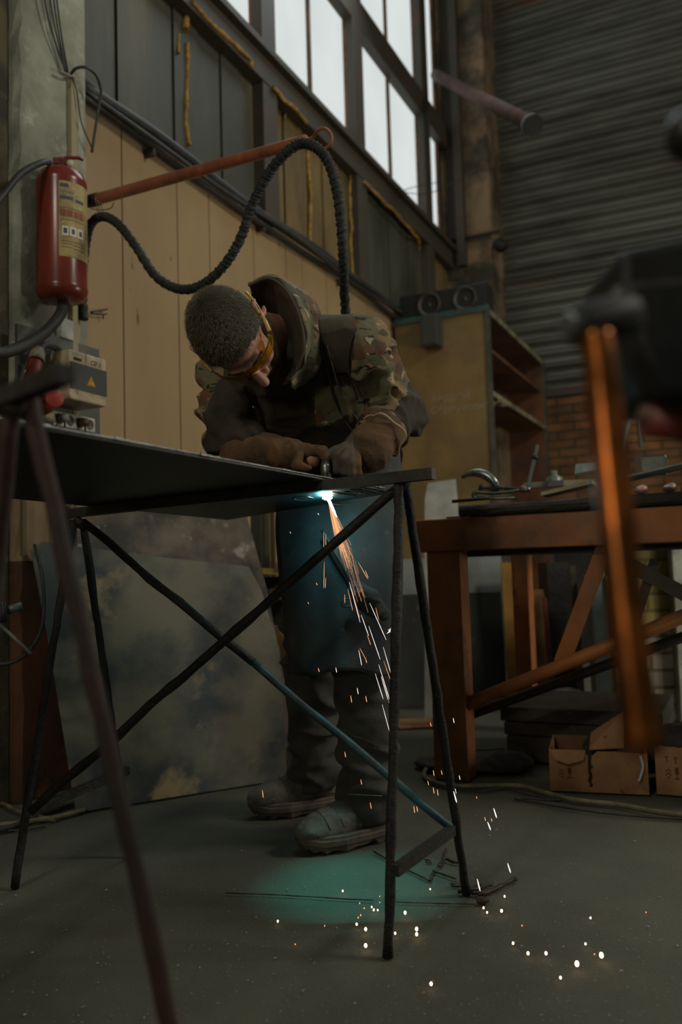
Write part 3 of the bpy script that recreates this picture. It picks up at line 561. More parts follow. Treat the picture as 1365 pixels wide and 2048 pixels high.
leaning('steel_sheet', 'large grey stained steel sheet leaning behind the sawhorse, in front of the mottled one', 'steel sheet', [(152, 1628), (575, 1560), (560, 1300), (523, 1180), (498, 1133), (300, 1112), (85, 1083), (62, 1100), (100, 1300)], 0, 13, sheetm, .004)
leaning('steel_plate', 'taller mottled scratched plate leaning on the wall behind the grey sheet', 'steel sheet', [(175, 1610), (590, 1545), (575, 1390), (535, 1180), (495, 1035), (470, 960), (150, 960), (160, 1200)], 0, 9, sheetm2, .005)
# marks on the front sheet: small square pale patches and a chalk swirl, flat marks with their own outline
# ---- items seen between the plate and the man's leg
leanw = mat('grimy_board_edge', (86, 80, 62), .8, c2=(60, 58, 48), scale=8)
for k, (x0, x1, yb, Y, m, lab_) in enumerate([(508, 528, 1500, 3.55, mat('dark_wall_core', (58, 54, 44)), 'dark narrow post standing left of the man behind the steel sheets'), (529, 545, 1480, 3.6, leanw, 'grey-brown upright board left of the man behind the steel sheets'), (547, 556, 1480, 3.65, mat('brown_stick', (96, 76, 48), .8), 'thin brown upright stick beside the man behind the steel sheets')]):
    a = P(x0, 1300, Y); b = P(x1, 1300, Y); w = abs(b.x-a.x); c = (a+b)/2
    tag(MB().box((c.x, Y, .6), (w/2, 0, 0), (0, .02, 0), (0, 0, .6)).build('upright_board', m), lab_, 'board')
tag(MB().box(P(548, 1143, 3.2), (.055, 0, -.004), (0, .1, 0), (0, 0, .011)).build('spirit_level', mat('yellow_worn_paint', (176, 150, 60), .6, c2=(90, 80, 50), scale=14)), 'yellow-edged bar lying on the low ledge left of the man', 'bar')
tag(MB().box(P(560, 1165, 3.25)+V((0, .05, 0)), (.11, 0, 0), (0, .12, 0), (0, 0, .022)).build('ledge', blackbar), 'dark low ledge holding the yellow-edged bar left of the man', 'ledge')
tag(MB().box(P(562, 1180, 3.3)+V((0, .1, -.34)), (.10, 0, 0), (0, .10, 0), (0, 0, .30)).build('pedestal', mat('dark_wall_core', (58, 54, 44))), 'dark pedestal under the ledge left of the man', 'pedestal')
tag(MB().box(P(571, 1305, 3.15), (.045, 0, .0), (0, .02, 0), (0, 0, .10)).build('brown_block', mat('tan_cardboard', (160, 122, 78), .9, c2=(130, 98, 62), scale=8)), 'tan piece of board glimpsed between the steel sheet and the apron', 'board')
# ---- pipe valve and wire hoop at the far left
t = thing('pipe_fitting', 'grey threaded pipe fitting with a short stub at the left edge', 'pipe fitting', tuple(P(0, 1230, 2.3)))
MB().tube([P(-25, 1228, 2.3), P(12, 1224, 2.32)], .028, 16).build('nut', mat('grey_fitting', (110, 112, 104), .5, .4), t); MB().tube([P(10, 1222, 2.32), P(44, 1212, 2.34)], .012, 12).build('stub', mat('grey_fitting', (110, 112, 104), .5, .4), t)
for k in range(4): MB().lathe(P(-12+7*k, 1227-k, 2.305), (P(12, 1224, 2.32)-P(-25, 1228, 2.3)), [(-.002, .026), (0, .030), (.002, .026)], 16).build('thread_ring', blackbar, t)
t = thing('coiled_hose', 'thin black hose curving down at the left edge below the pipe fitting', 'hose', tuple(P(40, 1320, 2.35)))
MB().tube(crom([P(-40, 1322, 2.36), P(10, 1328, 2.36), P(50, 1310, 2.36), P(78, 1270, 2.36), P(88, 1220, 2.36), P(84, 1150, 2.36), P(70, 1090, 2.42)], 8), .0055, 8).build('hose', blackc, t)
tag(MB().tube([P(-10, 1240, 2.3), P(62, 1308, 2.28)], .0055, 8).build('thin_rod', mat('grey_fitting', (110, 112, 104))), 'thin grey rod slanting down from the pipe fitting at the left edge', 'rod')
# ---- sawhorses
def sawhorse(label, beamA, beamB, apA, apB, feetA, feetB, braces, low, beam_w=.026, rr=.0105, m=blackbar, beam_m=None, painted=None):
    t = thing('sawhorse', label, 'sawhorse', tuple((beamA+beamB)/2-Z*.86))
    bm_ = beam_m or steel_dark; MB().bar(beamA, beamB, beam_w, beam_w).build('beam', bm_, t)
    d = (beamB-beamA).normalized(); s = d.cross(Z); h = beam_w/2*.74
    for ap, feet in ((apA, feetA), (apB, feetB)):
        for f in feet:
            n_ = 26; off = (f-ap); off.z = 0; off = off.normalized()*.012 if off.length > 1e-4 else V((0, 0, 0))
            pts = [lerp(ap+off, f, i/n_)+V((random.uniform(-1, 1), random.uniform(-1, 1), 0))*.0012 for i in range(n_+1)]
            MB().tube(pts, [rr*random.uniform(.92, 1.10) for _ in pts], 9, jit=.06).build('leg', m, t)
        for _ in range(1): MB().tube([ap-V((.012, 0, .0)), ap+V((.012, 0, -.012))], rr*1.3, 8, jit=.25).build('weld_bead', rusty, t)
    for k, (a, b, mm) in enumerate(braces):
        n_ = 34; dd = (b-a); lump = V((0, 0, 1))
        pts = [lerp(a, b, i/n_)+V((0, 0, .006))*noise.noise(V((i*.21, k*7, 0))) for i in range(n_+1)]
        rl = [rr*(1.0+.35*abs(noise.noise(V((i*.33, k*5, 2))))) for i in range(n_+1)]
        if mm is None: MB().tube(pts, rl, 9, jit=.08).build('brace', m, t)
        else:
            c_ = int(n_*.50); MB().tube(pts[:c_+1], rl[:c_+1], 9, jit=.08).build('brace', m, t); o = MB().tube(pts[c_:], [rr*.95]*(n_-c_+1), 10, jit=.04).build('brace', mm, t); o['label'] = 'half of a brace coloured by the blue-green arc light'
    for a, b in low: MB().bar(a, b, .016, .02).build('stretcher', m, t)
    return t
bA = P(122, 1027, 2.10); bA.z = .872; bB = P(868, 945, 1.60); 
zb_ = (P(868, 945, 1.60).z+bA.z)/2
bA = P(122, 1029, 2.08); bB = P(868, 947, 1.61)
apA = P(158, 1040, 2.05)-Z*.0; apB = P(806, 962, 1.66)
fA = [G(28, 1776), G(262, 1712)]; fB = [G(777, 1914), G(934, 1788)]
teal = mat('arc_lit_teal_bar', (36, 84, 90), .5, c2=(36, 48, 50), scale=12, c3=(104, 124, 116), scale3=26, lo3=.64, hi3=.7, bump=.2)  # teal light of the arc put into the colour of half a brace
nB = lerp(fB[1], apB, .155); nB2 = lerp(fB[0], apB, .19)
crossA = P(166, 1044, 2.03); mid = P(478, 1304, 1.90)
br1 = (crossA, P(903, 1656, 1.79), teal); br2 = (P(800, 972, 1.665), P(62, 1622, 1.945), None)
saw1 = sawhorse('rusty X-braced steel sawhorse carrying the right side of the cut plate', bA, bB, apA, apB, fA, fB, [br1, br2], [(P(790, 1742, 1.56), P(905, 1660, 1.79)), (P(62, 1622, 1.945), P(256, 1540, 2.14))], beam_w=.022, rr=.0095)
# near sawhorse at the left edge, out of focus
c1 = P(131, 746, .72); c2_ = P(-260, 905, 1.06); d_ = (c2_-c1); apN = P(34, 800, .80); apF = P(-420, 930, 1.25)
f1 = P(330, 2048, .80); f1 = apN+(f1-apN)*(apN.z/(apN.z-f1.z)); f2 = P(8, 1010, .86); f2 = apN+V((-.13, .16, 0))*1.6; f2.z = 0
rednear = mat('dark_red_oxide_bar', (58, 34, 27), .7, .1, c2=(36, 31, 28), scale=5, lo=.4, hi=.6, bump=.2)
saw2 = sawhorse('near blurred sawhorse at the left edge with a dark red leg', c2_, c1, apF, apN, [apF+V((.1, -.1, -apF.z)), apF+V((-.1, .2, -apF.z))], [f1, f2], [], [], beam_w=.017, rr=.0085, m=rednear, beam_m=blackbar)
# ---- steel plate on the sawhorses
zP = bB.z+.0125
arc = P(655, 993, 2.02); _a = P(655, 966, 1.715); _a = lerp(bB, bA, (bB.x-_a.x)/(bB.x-bA.x)); PN = (bA-bB).cross(arc-(_a+Z*.0115)).normalized(); PN = PN if PN.z > 0 else -PN
def GP(px, py, off=0.): return hitp(px, py, PN, arc+Z*off)
pA = V((-.50, .65, zP)); pB = V((.125, 1.90, zP)); pC = V((-.37, 2.60, zP)); pD = V((-.92, 1.17, zP))
pn = GP(75, 858); pe = GP(792, 985); pl_ = GP(455, 1040); pq = GP(0, 995)
dn = (pn-pe).normalized(); pA = pe+dn*1.32; dq = (pq-pl_).normalized(); pD = pl_+dq*1.45
# the plate rests on both beams, so it is tilted a touch to touch the far one
t = thing('steel_plate', 'dark steel plate lying on the sawhorses, being cut by the torch', 'steel plate', tuple((pA+pB+pC+pD)/4))
plm = mat('dark_plate_steel', (48, 50, 50), .42, .7, c2=(38, 38, 38), scale=4, c3=(70, 62, 54), scale3=16, lo3=.62, hi3=.7, bump=.12, bscale=60)
MB().prism([pA, pe, pl_, pD], Z*.006).build('sheet', plm, t)
# highlight of the near plate edge, put in as a bright beaded steel strip
mb = MB(); n_ = 90
for i in range(n_):
    a = lerp(pe, pA, i/n_*1.0); b = lerp(pe, pA, (i+1)/n_); mb.tube([a+Z*.0055, b+Z*.0055], .0017+.0034*max(0, noise.noise(V((i*.31, 0, 4)))), 5, caps=False)
mb.build('edge_highlight', chrome, t)
mb = MB()
for (x0, y0, x1, y1) in [(665, 984, 714, 992), (690, 983, 738, 988), (717, 981, 752, 987), (720, 977, 766, 985), (665, 1008, 705, 1013), (700, 979, 730, 981)]:
    a = GP(x0, y0, -.001); b = GP(x1, y1, -.001); pts = [lerp(a, b, i/8)+V((random.uniform(-1, 1), random.uniform(-1, 1), 0))*.001 for i in range(9)]; mb.tube(pts, [.0008+.0014*math.sin(math.pi*i/8) for i in range(9)], 6)
dross = mb.build('dross_bead', chrome, t)
mb = MB(); rr_ = GP(608, 997, -.001); pts = [rr_+V((math.cos(a)*.024, math.sin(a)*.05, 0)) for a in np.linspace(0, 2*math.pi, 30)]; mb.tube(pts, .0009, 6); mb.build('dross_ring', chrome, t)
# ---- workbench
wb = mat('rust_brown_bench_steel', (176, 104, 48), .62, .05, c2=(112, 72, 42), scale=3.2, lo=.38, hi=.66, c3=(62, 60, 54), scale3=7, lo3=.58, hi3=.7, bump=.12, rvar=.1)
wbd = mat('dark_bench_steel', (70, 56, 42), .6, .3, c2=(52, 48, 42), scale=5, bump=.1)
o_ = G(870, 1558); o_ = V((o_.x, o_.y, 0))
def B(a, b, z): return o_+N*a+E*b+Z*z      # a: to the right along the front, b: away, z
def bpx(px, py, b=0.): p = hitp(px, py, E, B(0, b, 0)); q = p-o_; return q.dot(N), p.z
ztop = bpx(850, 1040)[1]; zbt = bpx(860, 1104)[1]
t = thing('workbench', 'heavy rust-brown steel workbench with diagonal braces on the right', 'workbench', tuple(B(.7, .4, 0)))
def bbox(a0, a1, b0, b1, z0, z1): return MB().hexa([B(a0, b0, z0), B(a0, b1, z0), B(a1, b1, z0), B(a1, b0, z0), B(a0, b0, z1), B(a0, b1, z1), B(a1, b1, z1), B(a1, b0, z1)])
BD = .92
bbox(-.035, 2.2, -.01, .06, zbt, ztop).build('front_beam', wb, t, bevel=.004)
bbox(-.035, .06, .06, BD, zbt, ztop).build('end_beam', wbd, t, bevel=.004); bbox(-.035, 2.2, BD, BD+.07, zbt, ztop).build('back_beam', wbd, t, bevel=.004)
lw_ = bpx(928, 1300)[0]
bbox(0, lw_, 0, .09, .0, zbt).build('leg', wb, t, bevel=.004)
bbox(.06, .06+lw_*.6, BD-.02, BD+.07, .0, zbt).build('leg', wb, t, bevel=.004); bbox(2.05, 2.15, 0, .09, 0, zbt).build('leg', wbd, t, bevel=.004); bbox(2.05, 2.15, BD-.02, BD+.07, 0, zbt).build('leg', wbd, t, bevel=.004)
bbox(.36, .42, .02, .06, ztop-.001, ztop).build('gusset', wbd, t)
def bp(px, py, b): a, z = bpx(px, py, b); return B(a, b, z)
def tb(a, b, r, m, name='brace_pipe'): MB().tube([a, b], r, 14).build(name, m, t)
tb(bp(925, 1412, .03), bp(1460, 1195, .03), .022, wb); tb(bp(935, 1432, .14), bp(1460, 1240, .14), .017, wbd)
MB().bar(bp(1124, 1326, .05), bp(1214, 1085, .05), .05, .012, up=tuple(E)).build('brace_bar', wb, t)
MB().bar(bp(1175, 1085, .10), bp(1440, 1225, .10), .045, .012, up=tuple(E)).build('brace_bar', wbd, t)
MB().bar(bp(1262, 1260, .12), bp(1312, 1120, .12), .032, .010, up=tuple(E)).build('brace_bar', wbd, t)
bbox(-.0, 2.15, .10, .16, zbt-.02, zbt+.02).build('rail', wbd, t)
# tabletop slab with scorched edge
zs0 = ztop; a_s = bpx(918, 1010, -.03)[0]; zs1 = bpx(960, 998, -.02)[1]
slab = mat('scorched_tabletop', (58, 50, 42), .8, c2=(40, 38, 34), scale=6, c3=(110, 92, 66), scale3=24, lo3=.66, hi3=.72, bump=.5, bscale=50)
mb = MB(); n_ = 40; rows = []
for j, (zz, ins) in enumerate([(zs0+.004, .02), (zs0+.012, .004), (zs0+.024, .0), (zs0+.034, .008), (zs0+.040, .02)]):
    pts = []
    for i in range(n_+1):
        a = a_s+(2.25-a_s)*i/n_; pts.append(B(a, -.035+ins*.6+.006*noise.noise(V((i*.7, j*2, 0))), zz))
    rows.append([B(a_s+.01+ins, BD+.05, zz)]+[B(a_s+ins+.006*noise.noise(V((j*3., 5, 0))), -.03+.3*(1-0), zz)]+pts)
mb.grid(rows, False); top_ring = rows[-1]; mb.prism([B(a_s+.02, -.02, zs0+.03), B(2.25, -.02, zs0+.03), B(2.25, BD+.05, zs0+.03), B(a_s+.02, BD+.05, zs0+.03)], Z*.010)
mb.prism([B(a_s+.03, .0, zs0+.001), B(2.25, .0, zs0+.001), B(2.25, BD+.04, zs0+.001), B(a_s+.03, BD+.04, zs0+.001)], Z*.03)
tag(mb.build('tabletop', slab), 'scorched dark tabletop slab lying on the rust-brown bench frame', 'tabletop')
ZT2 = zs0+.0405
tag(bbox(bpx(893, 1030)[0], bpx(965, 1030)[0], .0, .12, zs0+.0, zs0+.006).build('flat_strip', chrome), 'short flat metal strip on the left end of the bench frame', 'metal strip')
tag(MB().tube([bp(905, 1003, .05)*1, bp(980, 996, .05)], .006, 8).build('round_bar', steel_dark), 'thin dark round bar lying at the left end of the tabletop', 'bar')
# locking clamp with a curved jaw, long chisel, boards, offcuts
def bt(px, py, b): a, z = bpx(px, py, b); return B(a, b, max(z, ZT2+.002))
t = thing('locking_clamp', 'bright steel locking clamp with a big hooked jaw on the bench', 'clamp', tuple(bt(975, 990, .12)))
jaw = [bt(924, 954, .12), bt(940, 947, .12), bt(958, 946, .12), bt(975, 952, .12), bt(988, 963, .12), bt(994, 975, .12)]
jc = crom(jaw, 6); mb = MB(); mb.tube(jc, [.005+.012*math.sin(math.pi*min(1, i/len(jc)*.75+.05)) for i in range(len(jc))], 10); mb.build('jaw', chrome, t)
for pts, r_ in (([(950, 984), (985, 986), (1020, 983), (1042, 979)], .007), ([(958, 978), (985, 976), (1030, 977), (1044, 976)], .005), ([(952, 994), (990, 997), (1035, 995)], .006), ([(950, 984), (948, 991), (954, 996)], .008), ([(960, 972), (965, 976), (998, 980)], .005)):
    MB().tube(crom([bt(x, y, .11) for x, y in pts], 6), r_, 8).build('handle', chrome if r_ > .0055 else steel_dark, t)
MB().ball(bt(1047, 978, .11), .013, 12, 8).build('screw_knob', mat('rusty_knob', (120, 92, 76), .5, .5), t); MB().tube([bt(1040, 979, .11), bt(1062, 980, .11)], .009, 10).build('adjusting_screw', chrome, t)
MB().ball(bt(962, 971, .11), .006, 10, 6).build('rivet', chrome, t); 
t = thing('pry_bar', 'long grey bar standing up from the clamp against the cabinet', 'bar', tuple(bt(1056, 976, .14)))
MB().bar(bt(1056, 976, .14), bp(1076, 890, .16), .014, .010).build('blade', mat('grey_tool_steel', (120, 128, 126), .45, .6), t); MB().tube([bp(1069, 918, .155), bp(1071, 911, .155)], .013, 10).build('collar', blackbar, t)
paper = mat('pale_board', (188, 176, 142), .8, c2=(160, 148, 118), scale=8); greyb = mat('grey_cut_sheet', (150, 150, 140), .6, c2=(110, 112, 106), scale=9)
tag(MB().bar(bt(1089, 990, .10), bt(1190, 966, .10), .10, .012).build('board', paper), 'pale flat board lying near the middle of the bench edge', 'board')
tag(MB().prism([bp(1130, 960, .22), bp(1190, 958, .22), bp(1190, 975, .22), bp(1128, 978, .22)], E*.02).build('card_piece', paper), 'small upright piece of pale card behind the flat board', 'card')
tag(MB().bar(bt(1050, 972, .3), bt(1130, 966, .3), .03, .02).build('metal_bar', greyb), 'long grey metal bar lying behind the clamp', 'metal bar')
tag(MB().prism([bp(1152, 928, .35), bp(1200, 924, .35), bp(1198, 938, .35), bp(1150, 948, .35)], E*.06).build('tin_lid', mat('pale_blue_tin', (150, 170, 172), .5, c2=(190, 196, 190), scale=18)), 'pale bluish tin box left of the blurred near pipe on the bench', 'box')
tag(MB().lathe(bt(1110, 972, .33), Z, [(0, .03), (.03, .028), (.04, .012), (.055, .012), (.056, .001)], 16).build('small_bottle', mat('greenish_glass', (120, 130, 116), .3)), 'small pale bottle standing at the back of the bench', 'bottle')
tag(MB().bar(bt(1255, 958, .0), bt(1480, 905, .0)+Z*.0, .14, .006).build('metal_sheet', greyb), 'thin pale sheet hanging over the bench edge at the right', 'metal sheet')
t = thing('square_tube_offcut', 'grey cut box section lying on the right end of the bench', 'box section', tuple(bt(1300, 945, .2)))
zt_ = bpx(1300, 948, .2)[1]; aL = bpx(1271, 940, .2)[0]; aR = bpx(1332, 940, .2)[0]; zh = bpx(1300, 910, .2)[1]
for (b0, b1, z0, z1) in ((.2, .206, zt_, zh), (.26, .266, zt_, zh), (.2, .266, zt_, zt_+.006), (.2, .266, zh-.006, zh)): bbox(aL, aR, b0, b1, z0, z1).build('wall', greyb, t)
bbox(aL-.002, aL+.022, .197, .269, zt_-.001, zh+.002).build('sleeve', mat('brownish_sleeve', (120, 96, 80), .7), t)
for k, (px, py, c_, lab_) in enumerate([(1276, 895, (180, 140, 124), 'small pinkish scrap lying behind the box section'), (1335, 910, (160, 140, 126), 'small pale scrap right of the box section'), (1255, 925, (70, 74, 74), 'dark rounded scrap left of the box section')]):
    c0 = bp(px, py, .36) if k else bt(px, py, .36); c0 = B(*[(c0-o_).dot(N), .36], ZT2+.012+(.03 if k < 2 else 0)); tag(blob([EL(c0, (N, E, Z), (.022, .02, .014)), EL(c0+N*.012+Z*.006, (N, E, Z), (.014, .012, .012))], .004, .01, wrinkle(.003, 60)).build('metal_scrap', mat('scrap%d' % k, c_, .5, .3)), lab_, 'scrap')
mb = MB()
tag(blob([EL(B(.86, .42, ZT2+.05), (N, E, Z), (.07, .10, .055)), EL(B(1.0, .4, ZT2+.06), (N, E, Z), (.10, .10, .07)), EL(B(1.2, .38, ZT2+.06), (N, E, Z), (.16, .10, .075))], .014, .03, wrinkle(.018, 25)).build('tool_heap', mat('dark_greasy_heap', (64, 56, 46), .7, c2=(100, 78, 56), scale=25)), 'heap of dark greasy tools at the back of the bench', 'tools')
# pole of tripod tool / ladder shape behind
t = thing('folding_stand', 'thin greenish A-shaped stand leaning at the brick wall behind the bench', 'stand', tuple(P(1262, 880, 5.35)))
MB().tube([P(1240, 900, 5.3), P(1278, 770, 5.4)], .02, 8).build('pole', mat('green_grey_pole', (90, 100, 88), .6), t); MB().tube([P(1282, 895, 5.4), P(1276, 770, 5.4)], .014, 8).build('pole', mat('green_grey_pole', (90, 100, 88), .6), t)
# ---- things leaning behind / under the bench
t = tag(leaning('white_board', 'whitish board leaning behind the left end of the bench', 'board', [(850, 1440), (925, 1440), (916, 1000), (912, 958), (856, 966), (850, 1000)], 0, 4, mat('dirty_white_board', (186, 190, 182), .6, c2=(150, 152, 144), scale=5), .01), 'whitish board leaning behind the left end of the bench', 'board')
def upright(name, label, cat, x0, x1, y0, y1, Y, m, th=.02, tilt=0., group=None):
    a = P(x0, y1, Y); b = P(x1, y1, Y); zt = P(x0, y0, Y).z; zb = max(0.002, P(x0, y1, Y).z)
    q = [V((a.x, a.y, zb)), V((b.x, b.y, zb)), V((b.x+tilt, b.y+.05, zt)), V((a.x+tilt, a.y+.05, zt))]
    return tag(MB().prism(q, (0, th, 0)).build(name, m), label, cat, group)
slate = mat('slate_smeared_panel', (56, 60, 58), .6, c2=(46, 48, 46), scale=4, c3=(96, 100, 96), scale3=9, lo3=.62, hi3=.7)
upright('grey_board', 'pale grey upper board behind the bench leg', 'board', 805, 1010, 1118, 1190, 4.35, mat('bluish_grey_panel', (126, 132, 130), .6, c2=(108, 112, 110), scale=5), .03)
upright('slate_panel', 'dark smeared panel standing on the floor behind the bench leg', 'panel', 800, 1016, 1190, 1402, 4.30, slate, .03)
upright('yellow_board', 'ochre yellow board standing behind the far bench leg', 'board', 1019, 1080, 1125, 1408, 4.2, mat('ochre_board', (176, 132, 58), .8, c2=(150, 112, 50), scale=6), .02)
upright('tan_board', 'tan board leaning to the right of the ochre board', 'board', 1078, 1115, 1180, 1408, 4.25, mat('tan_cardboard', (160, 122, 78), .9), .02, -.03)
upright('red_strip', 'thin reddish strip standing under the bench', 'strip', 1100, 1108, 1195, 1370, 4.15, mat('dull_red', (120, 62, 44), .8), .02)
upright('dark_cupboard', 'dark metal cupboard standing behind the bench', 'cupboard', 1112, 1158, 1125, 1412, 4.3, blackbar, .2)
upright('grey_plank', 'narrow grey plank behind the bench brace', 'plank', 1160, 1172, 1130, 1408, 4.1, leanw, .02)
upright('grey_plank', 'narrow grey plank beside the bluish glass sheet', 'plank', 1188, 1198, 1150, 1408, 4.05, mat('pale_plank', (120, 116, 98), .8), .02)
upright('glass_sheet', 'pale bluish sheet standing between planks under the bench', 'sheet', 1200, 1232, 1140, 1408, 4.1, mat('pale_bluish_sheet', (176, 196, 196), .35, c2=(150, 172, 174), scale=4), .01)
upright('mustard_plank', 'thin mustard plank right of the pale bluish sheet', 'plank', 1234, 1240, 1150, 1408, 4.08, mat('ochre_board', (176, 132, 58)), .02)
tag(blob([EL(P(1130, 1398, 3.9), (N, E, Z), (.10, .1, .05)), EL(P(1100, 1400, 3.9), (N, E, Z), (.06, .1, .04))], .012, .03, wrinkle(.014, 25)).build('scrap_heap', slab), 'heap of dark scrap on the floor behind the crates', 'scrap')
# low painted brick stub wall and concrete post behind the bench
ya_, yb_, yc_ = P(1250, 1200, 3.75), P(1340, 1200, 3.75), P(1560, 1200, 3.75)
zs_ = P(1320, 1255, 3.75).z
struct(MB().hexa([(ya_.x, 3.75, 0), (yb_.x, 3.75, 0), (yb_.x, 3.9, 0), (ya_.x, 3.9, 0), (ya_.x, 3.75, zs_), (yb_.x, 3.75, zs_), (yb_.x, 3.9, zs_), (ya_.x, 3.9, zs_)]).build('wall_stub', brickmat('whitewashed_brick_low', (216, 206, 184), (206, 196, 174), (150, 140, 120))))
struct(MB().hexa([(ya_.x, 3.75, zs_), (yb_.x, 3.75, zs_), (yb_.x, 3.9, zs_), (ya_.x, 3.9, zs_), (ya_.x, 3.75, .86), (yb_.x, 3.75, .86), (yb_.x, 3.9, .86), (ya_.x, 3.9, .86)]).build('wall_stub', brickmat('yellow_painted_brick_low', (160, 142, 84), (152, 134, 78), (116, 102, 62))))
struct(MB().hexa([(yb_.x, 3.70, 0), (yc_.x, 3.70, 0), (yc_.x, 3.92, 0), (yb_.x, 3.92, 0), (yb_.x, 3.70, .86), (yc_.x, 3.70, .86), (yc_.x, 3.92, .86), (yb_.x, 3.92, .86)]).build('wall_stub', mat('bare_concrete', (150, 156, 142), .9), bevel=.006))
# crates: a stack of dark planks
crm = mat('dark_oily_plank', (64, 58, 48), .8, c2=(46, 44, 38), scale=6, c3=(90, 80, 62), scale3=18, lo3=.64, hi3=.7, stretch=(1, 1, 3), bump=.2)
cy0 = G(1005, 1522); 
def CB(a, b, z): return cy0+N*a+E*b+Z*z
def cpx(px, py, b=0.): p = hitp(px, py, E, CB(0, b, 0)); q = p-cy0; return q.dot(N), p.z
cw = cpx(1330, 1500)[0]; ys = [cpx(1005, y)[1] for y in (1520, 1490, 1468, 1441, 1437, 1411)]
labs = ['bottom dark timber in the stack under the bench', 'middle dark timber in the stack under the bench', 'top dark timber in the stack under the bench']
zz = 0.; hts = [ys[2]-.004, ys[3]-ys[2], ys[5]-ys[3]]; ins = [.02, .012, 0]
for k in range(3):
    z0 = zz+.003; z1 = zz+hts[k]; zz = z1; i_ = ins[k]
    tag(MB().hexa([CB(i_, 0, z0), CB(i_, .45, z0), CB(cw, .45, z0), CB(cw, 0, z0), CB(i_, 0, z1), CB(i_, .45, z1), CB(cw, .45, z1), CB(cw, 0, z1)]).build('timber_beam', crm, bevel=.004), labs[k], 'timber', 'dark timbers stacked under the bench')
# cardboard boxes, open and torn
card = mat('worn_cardboard', (168, 122, 82), .9, c2=(140, 100, 66), scale=8, c3=(110, 78, 52), scale3=20, lo3=.62, hi3=.7, bump=.1, bscale=20)
cardd = mat('cardboard_inside', (120, 86, 58), .95); inkc = mat('brown_stamp_ink', (96, 56, 40), .8)
def carton(label, x0, x1, yb0, yb1, yt, marks, sc):
    a = G(x0, yb0); b = G(x1, yb1); d = (b-a); L = d.length; d.normalize(); back = V((-d.y, d.x, 0)); h = P(x0, yt, a.y).z
    t = thing('cardboard_box', label, 'cardboard box', tuple((a+b)/2))
    def Q(x_, y_, z_): return a+d*x_+back*y_+Z*z_
    D = .24; th = .005
    n_ = 20; pts = [Q(L*i/n_, 0, 0.003) for i in range(n_+1)]; tp = [Q(L*i/n_, 0, h+.006*noise.noise(V((i*.5, sc, 0)))-(.012 if 6 < i < 10 else 0)) for i in range(n_+1)][::-1]
    MB().prism(pts+tp, back*th).build('front', card, t)
    MB().prism([Q(0, th, .003), Q(0, D, .003), Q(0, D, h), Q(0, th, h)], d*th).build('side', card, t); MB().prism([Q(L-th, th, .003), Q(L-th, D, .003), Q(L-th, D, h*.9), Q(L-th, th, h)], d*th).build('side', card, t)
    MB().prism([Q(0, D, .003), Q(L, D, .003), Q(L, D, h), Q(0, D, h)], back*th).build('back', cardd, t); MB().prism([Q(th, th, .003), Q(L-th, th, .003), Q(L-th, D, .003), Q(th, D, .003)], Z*th).build('bottom', cardd, t)
    for m0 in marks:
        s = m0
        def rect(x_, z_, w_, h_, nm='stamp'): MB().prism([Q(x_, -.001, z_), Q(x_+w_, -.001, z_), Q(x_+w_, -.001, z_+h_), Q(x_, -.001, z_+h_)], -back*.0005).build(nm, inkc, t)
        def stroke(p_, nm='stamp'): MB().tube([Q(x_, -.001, z_) for x_, z_ in p_], .0012, 4).build(nm, inkc, t)
        rect(s+.025, h*.45, .010, h*.14, 'glass_sign'); stroke([(s+.03, h*.45), (s+.03, h*.36)]); stroke([(s+.022, h*.36), (s+.038, h*.36)])
        stroke([(s-.002, h*.42), (s+.006, h*.48), (s+.014, h*.42)], 'umbrella_sign'); stroke([(s-.001, h*.5), (s+.006, h*.55), (s+.013, h*.5)], 'umbrella_sign'); rect(s+.004, h*.36, .005, .005); stroke([(s+.003, h*.8), (s+.003, h*.68)], 'arrow_sign'); stroke([(s-.004, h*.8), (s+.008, h*.8)], 'arrow_sign'); stroke([(s+.028, h*.82), (s+.028, h*.66)], 'arrow_sign'); stroke([(s+.022, h*.78), (s+.034, h*.78)], 'arrow_sign')
    return t, Q, L, h
t, Q, L, h = carton('torn open cardboard box on the floor left of the other one', 1102, 1300, 1583, 1592, 1500, [.03], 1.)
MB().prism([Q(L*.42, .02, h), Q(L*.44, .12, h*1.25), Q(L*.8, .12, h*1.8), Q(L*.78, .03, h*1.05)], Z*.004).build('flap', card, t)
MB().prism([Q(-.0, .0, h), Q(L*.38, .0, h), Q(L*.36, -.012, h*.80), Q(L*.2, -.018, h*.70), Q(.02, -.012, h*.78)], Z*.003).build('flap', card, t)
MB().grid([[Q(L*.40+.006*noise.noise(V((j*.5, 1, 0))), -.0015, .02+(h-.02)*j/16) for j in range(17)], [Q(L*.435+.010*noise.noise(V((j*.6, 4, 0))), -.0015, .02+(h-.02)*j/16) for j in range(17)]], False).build('torn_gap', mat('dark_tear', (40, 36, 28), .9), t, solid=.001)
MB().tube(crom([Q(L*.93, -.006, h*.95), Q(L*.95, -.008, h*.7), Q(L*.92, -.01, h*.45), Q(L*.90, -.008, h*.35)], 6), .004, 8).build('plastic_film', mat('clear_film', (190, 192, 200), .2), t)
tag(blob([EL(Q(L*.62, .12, h*.9), (N, E, Z), (.08, .07, .05)), EL(Q(L*.8, .1, h*.8), (N, E, Z), (.06, .07, .05))], .01, .03, wrinkle(.012, 35)).build('dark_rags', slab), 'dark rags stuffed into the torn left cardboard box', 'rags')
t, Q, L, h = carton('cardboard box at the right edge filled with dark rags', 1315, 1520, 1590, 1606, 1492, [.03], 5.)
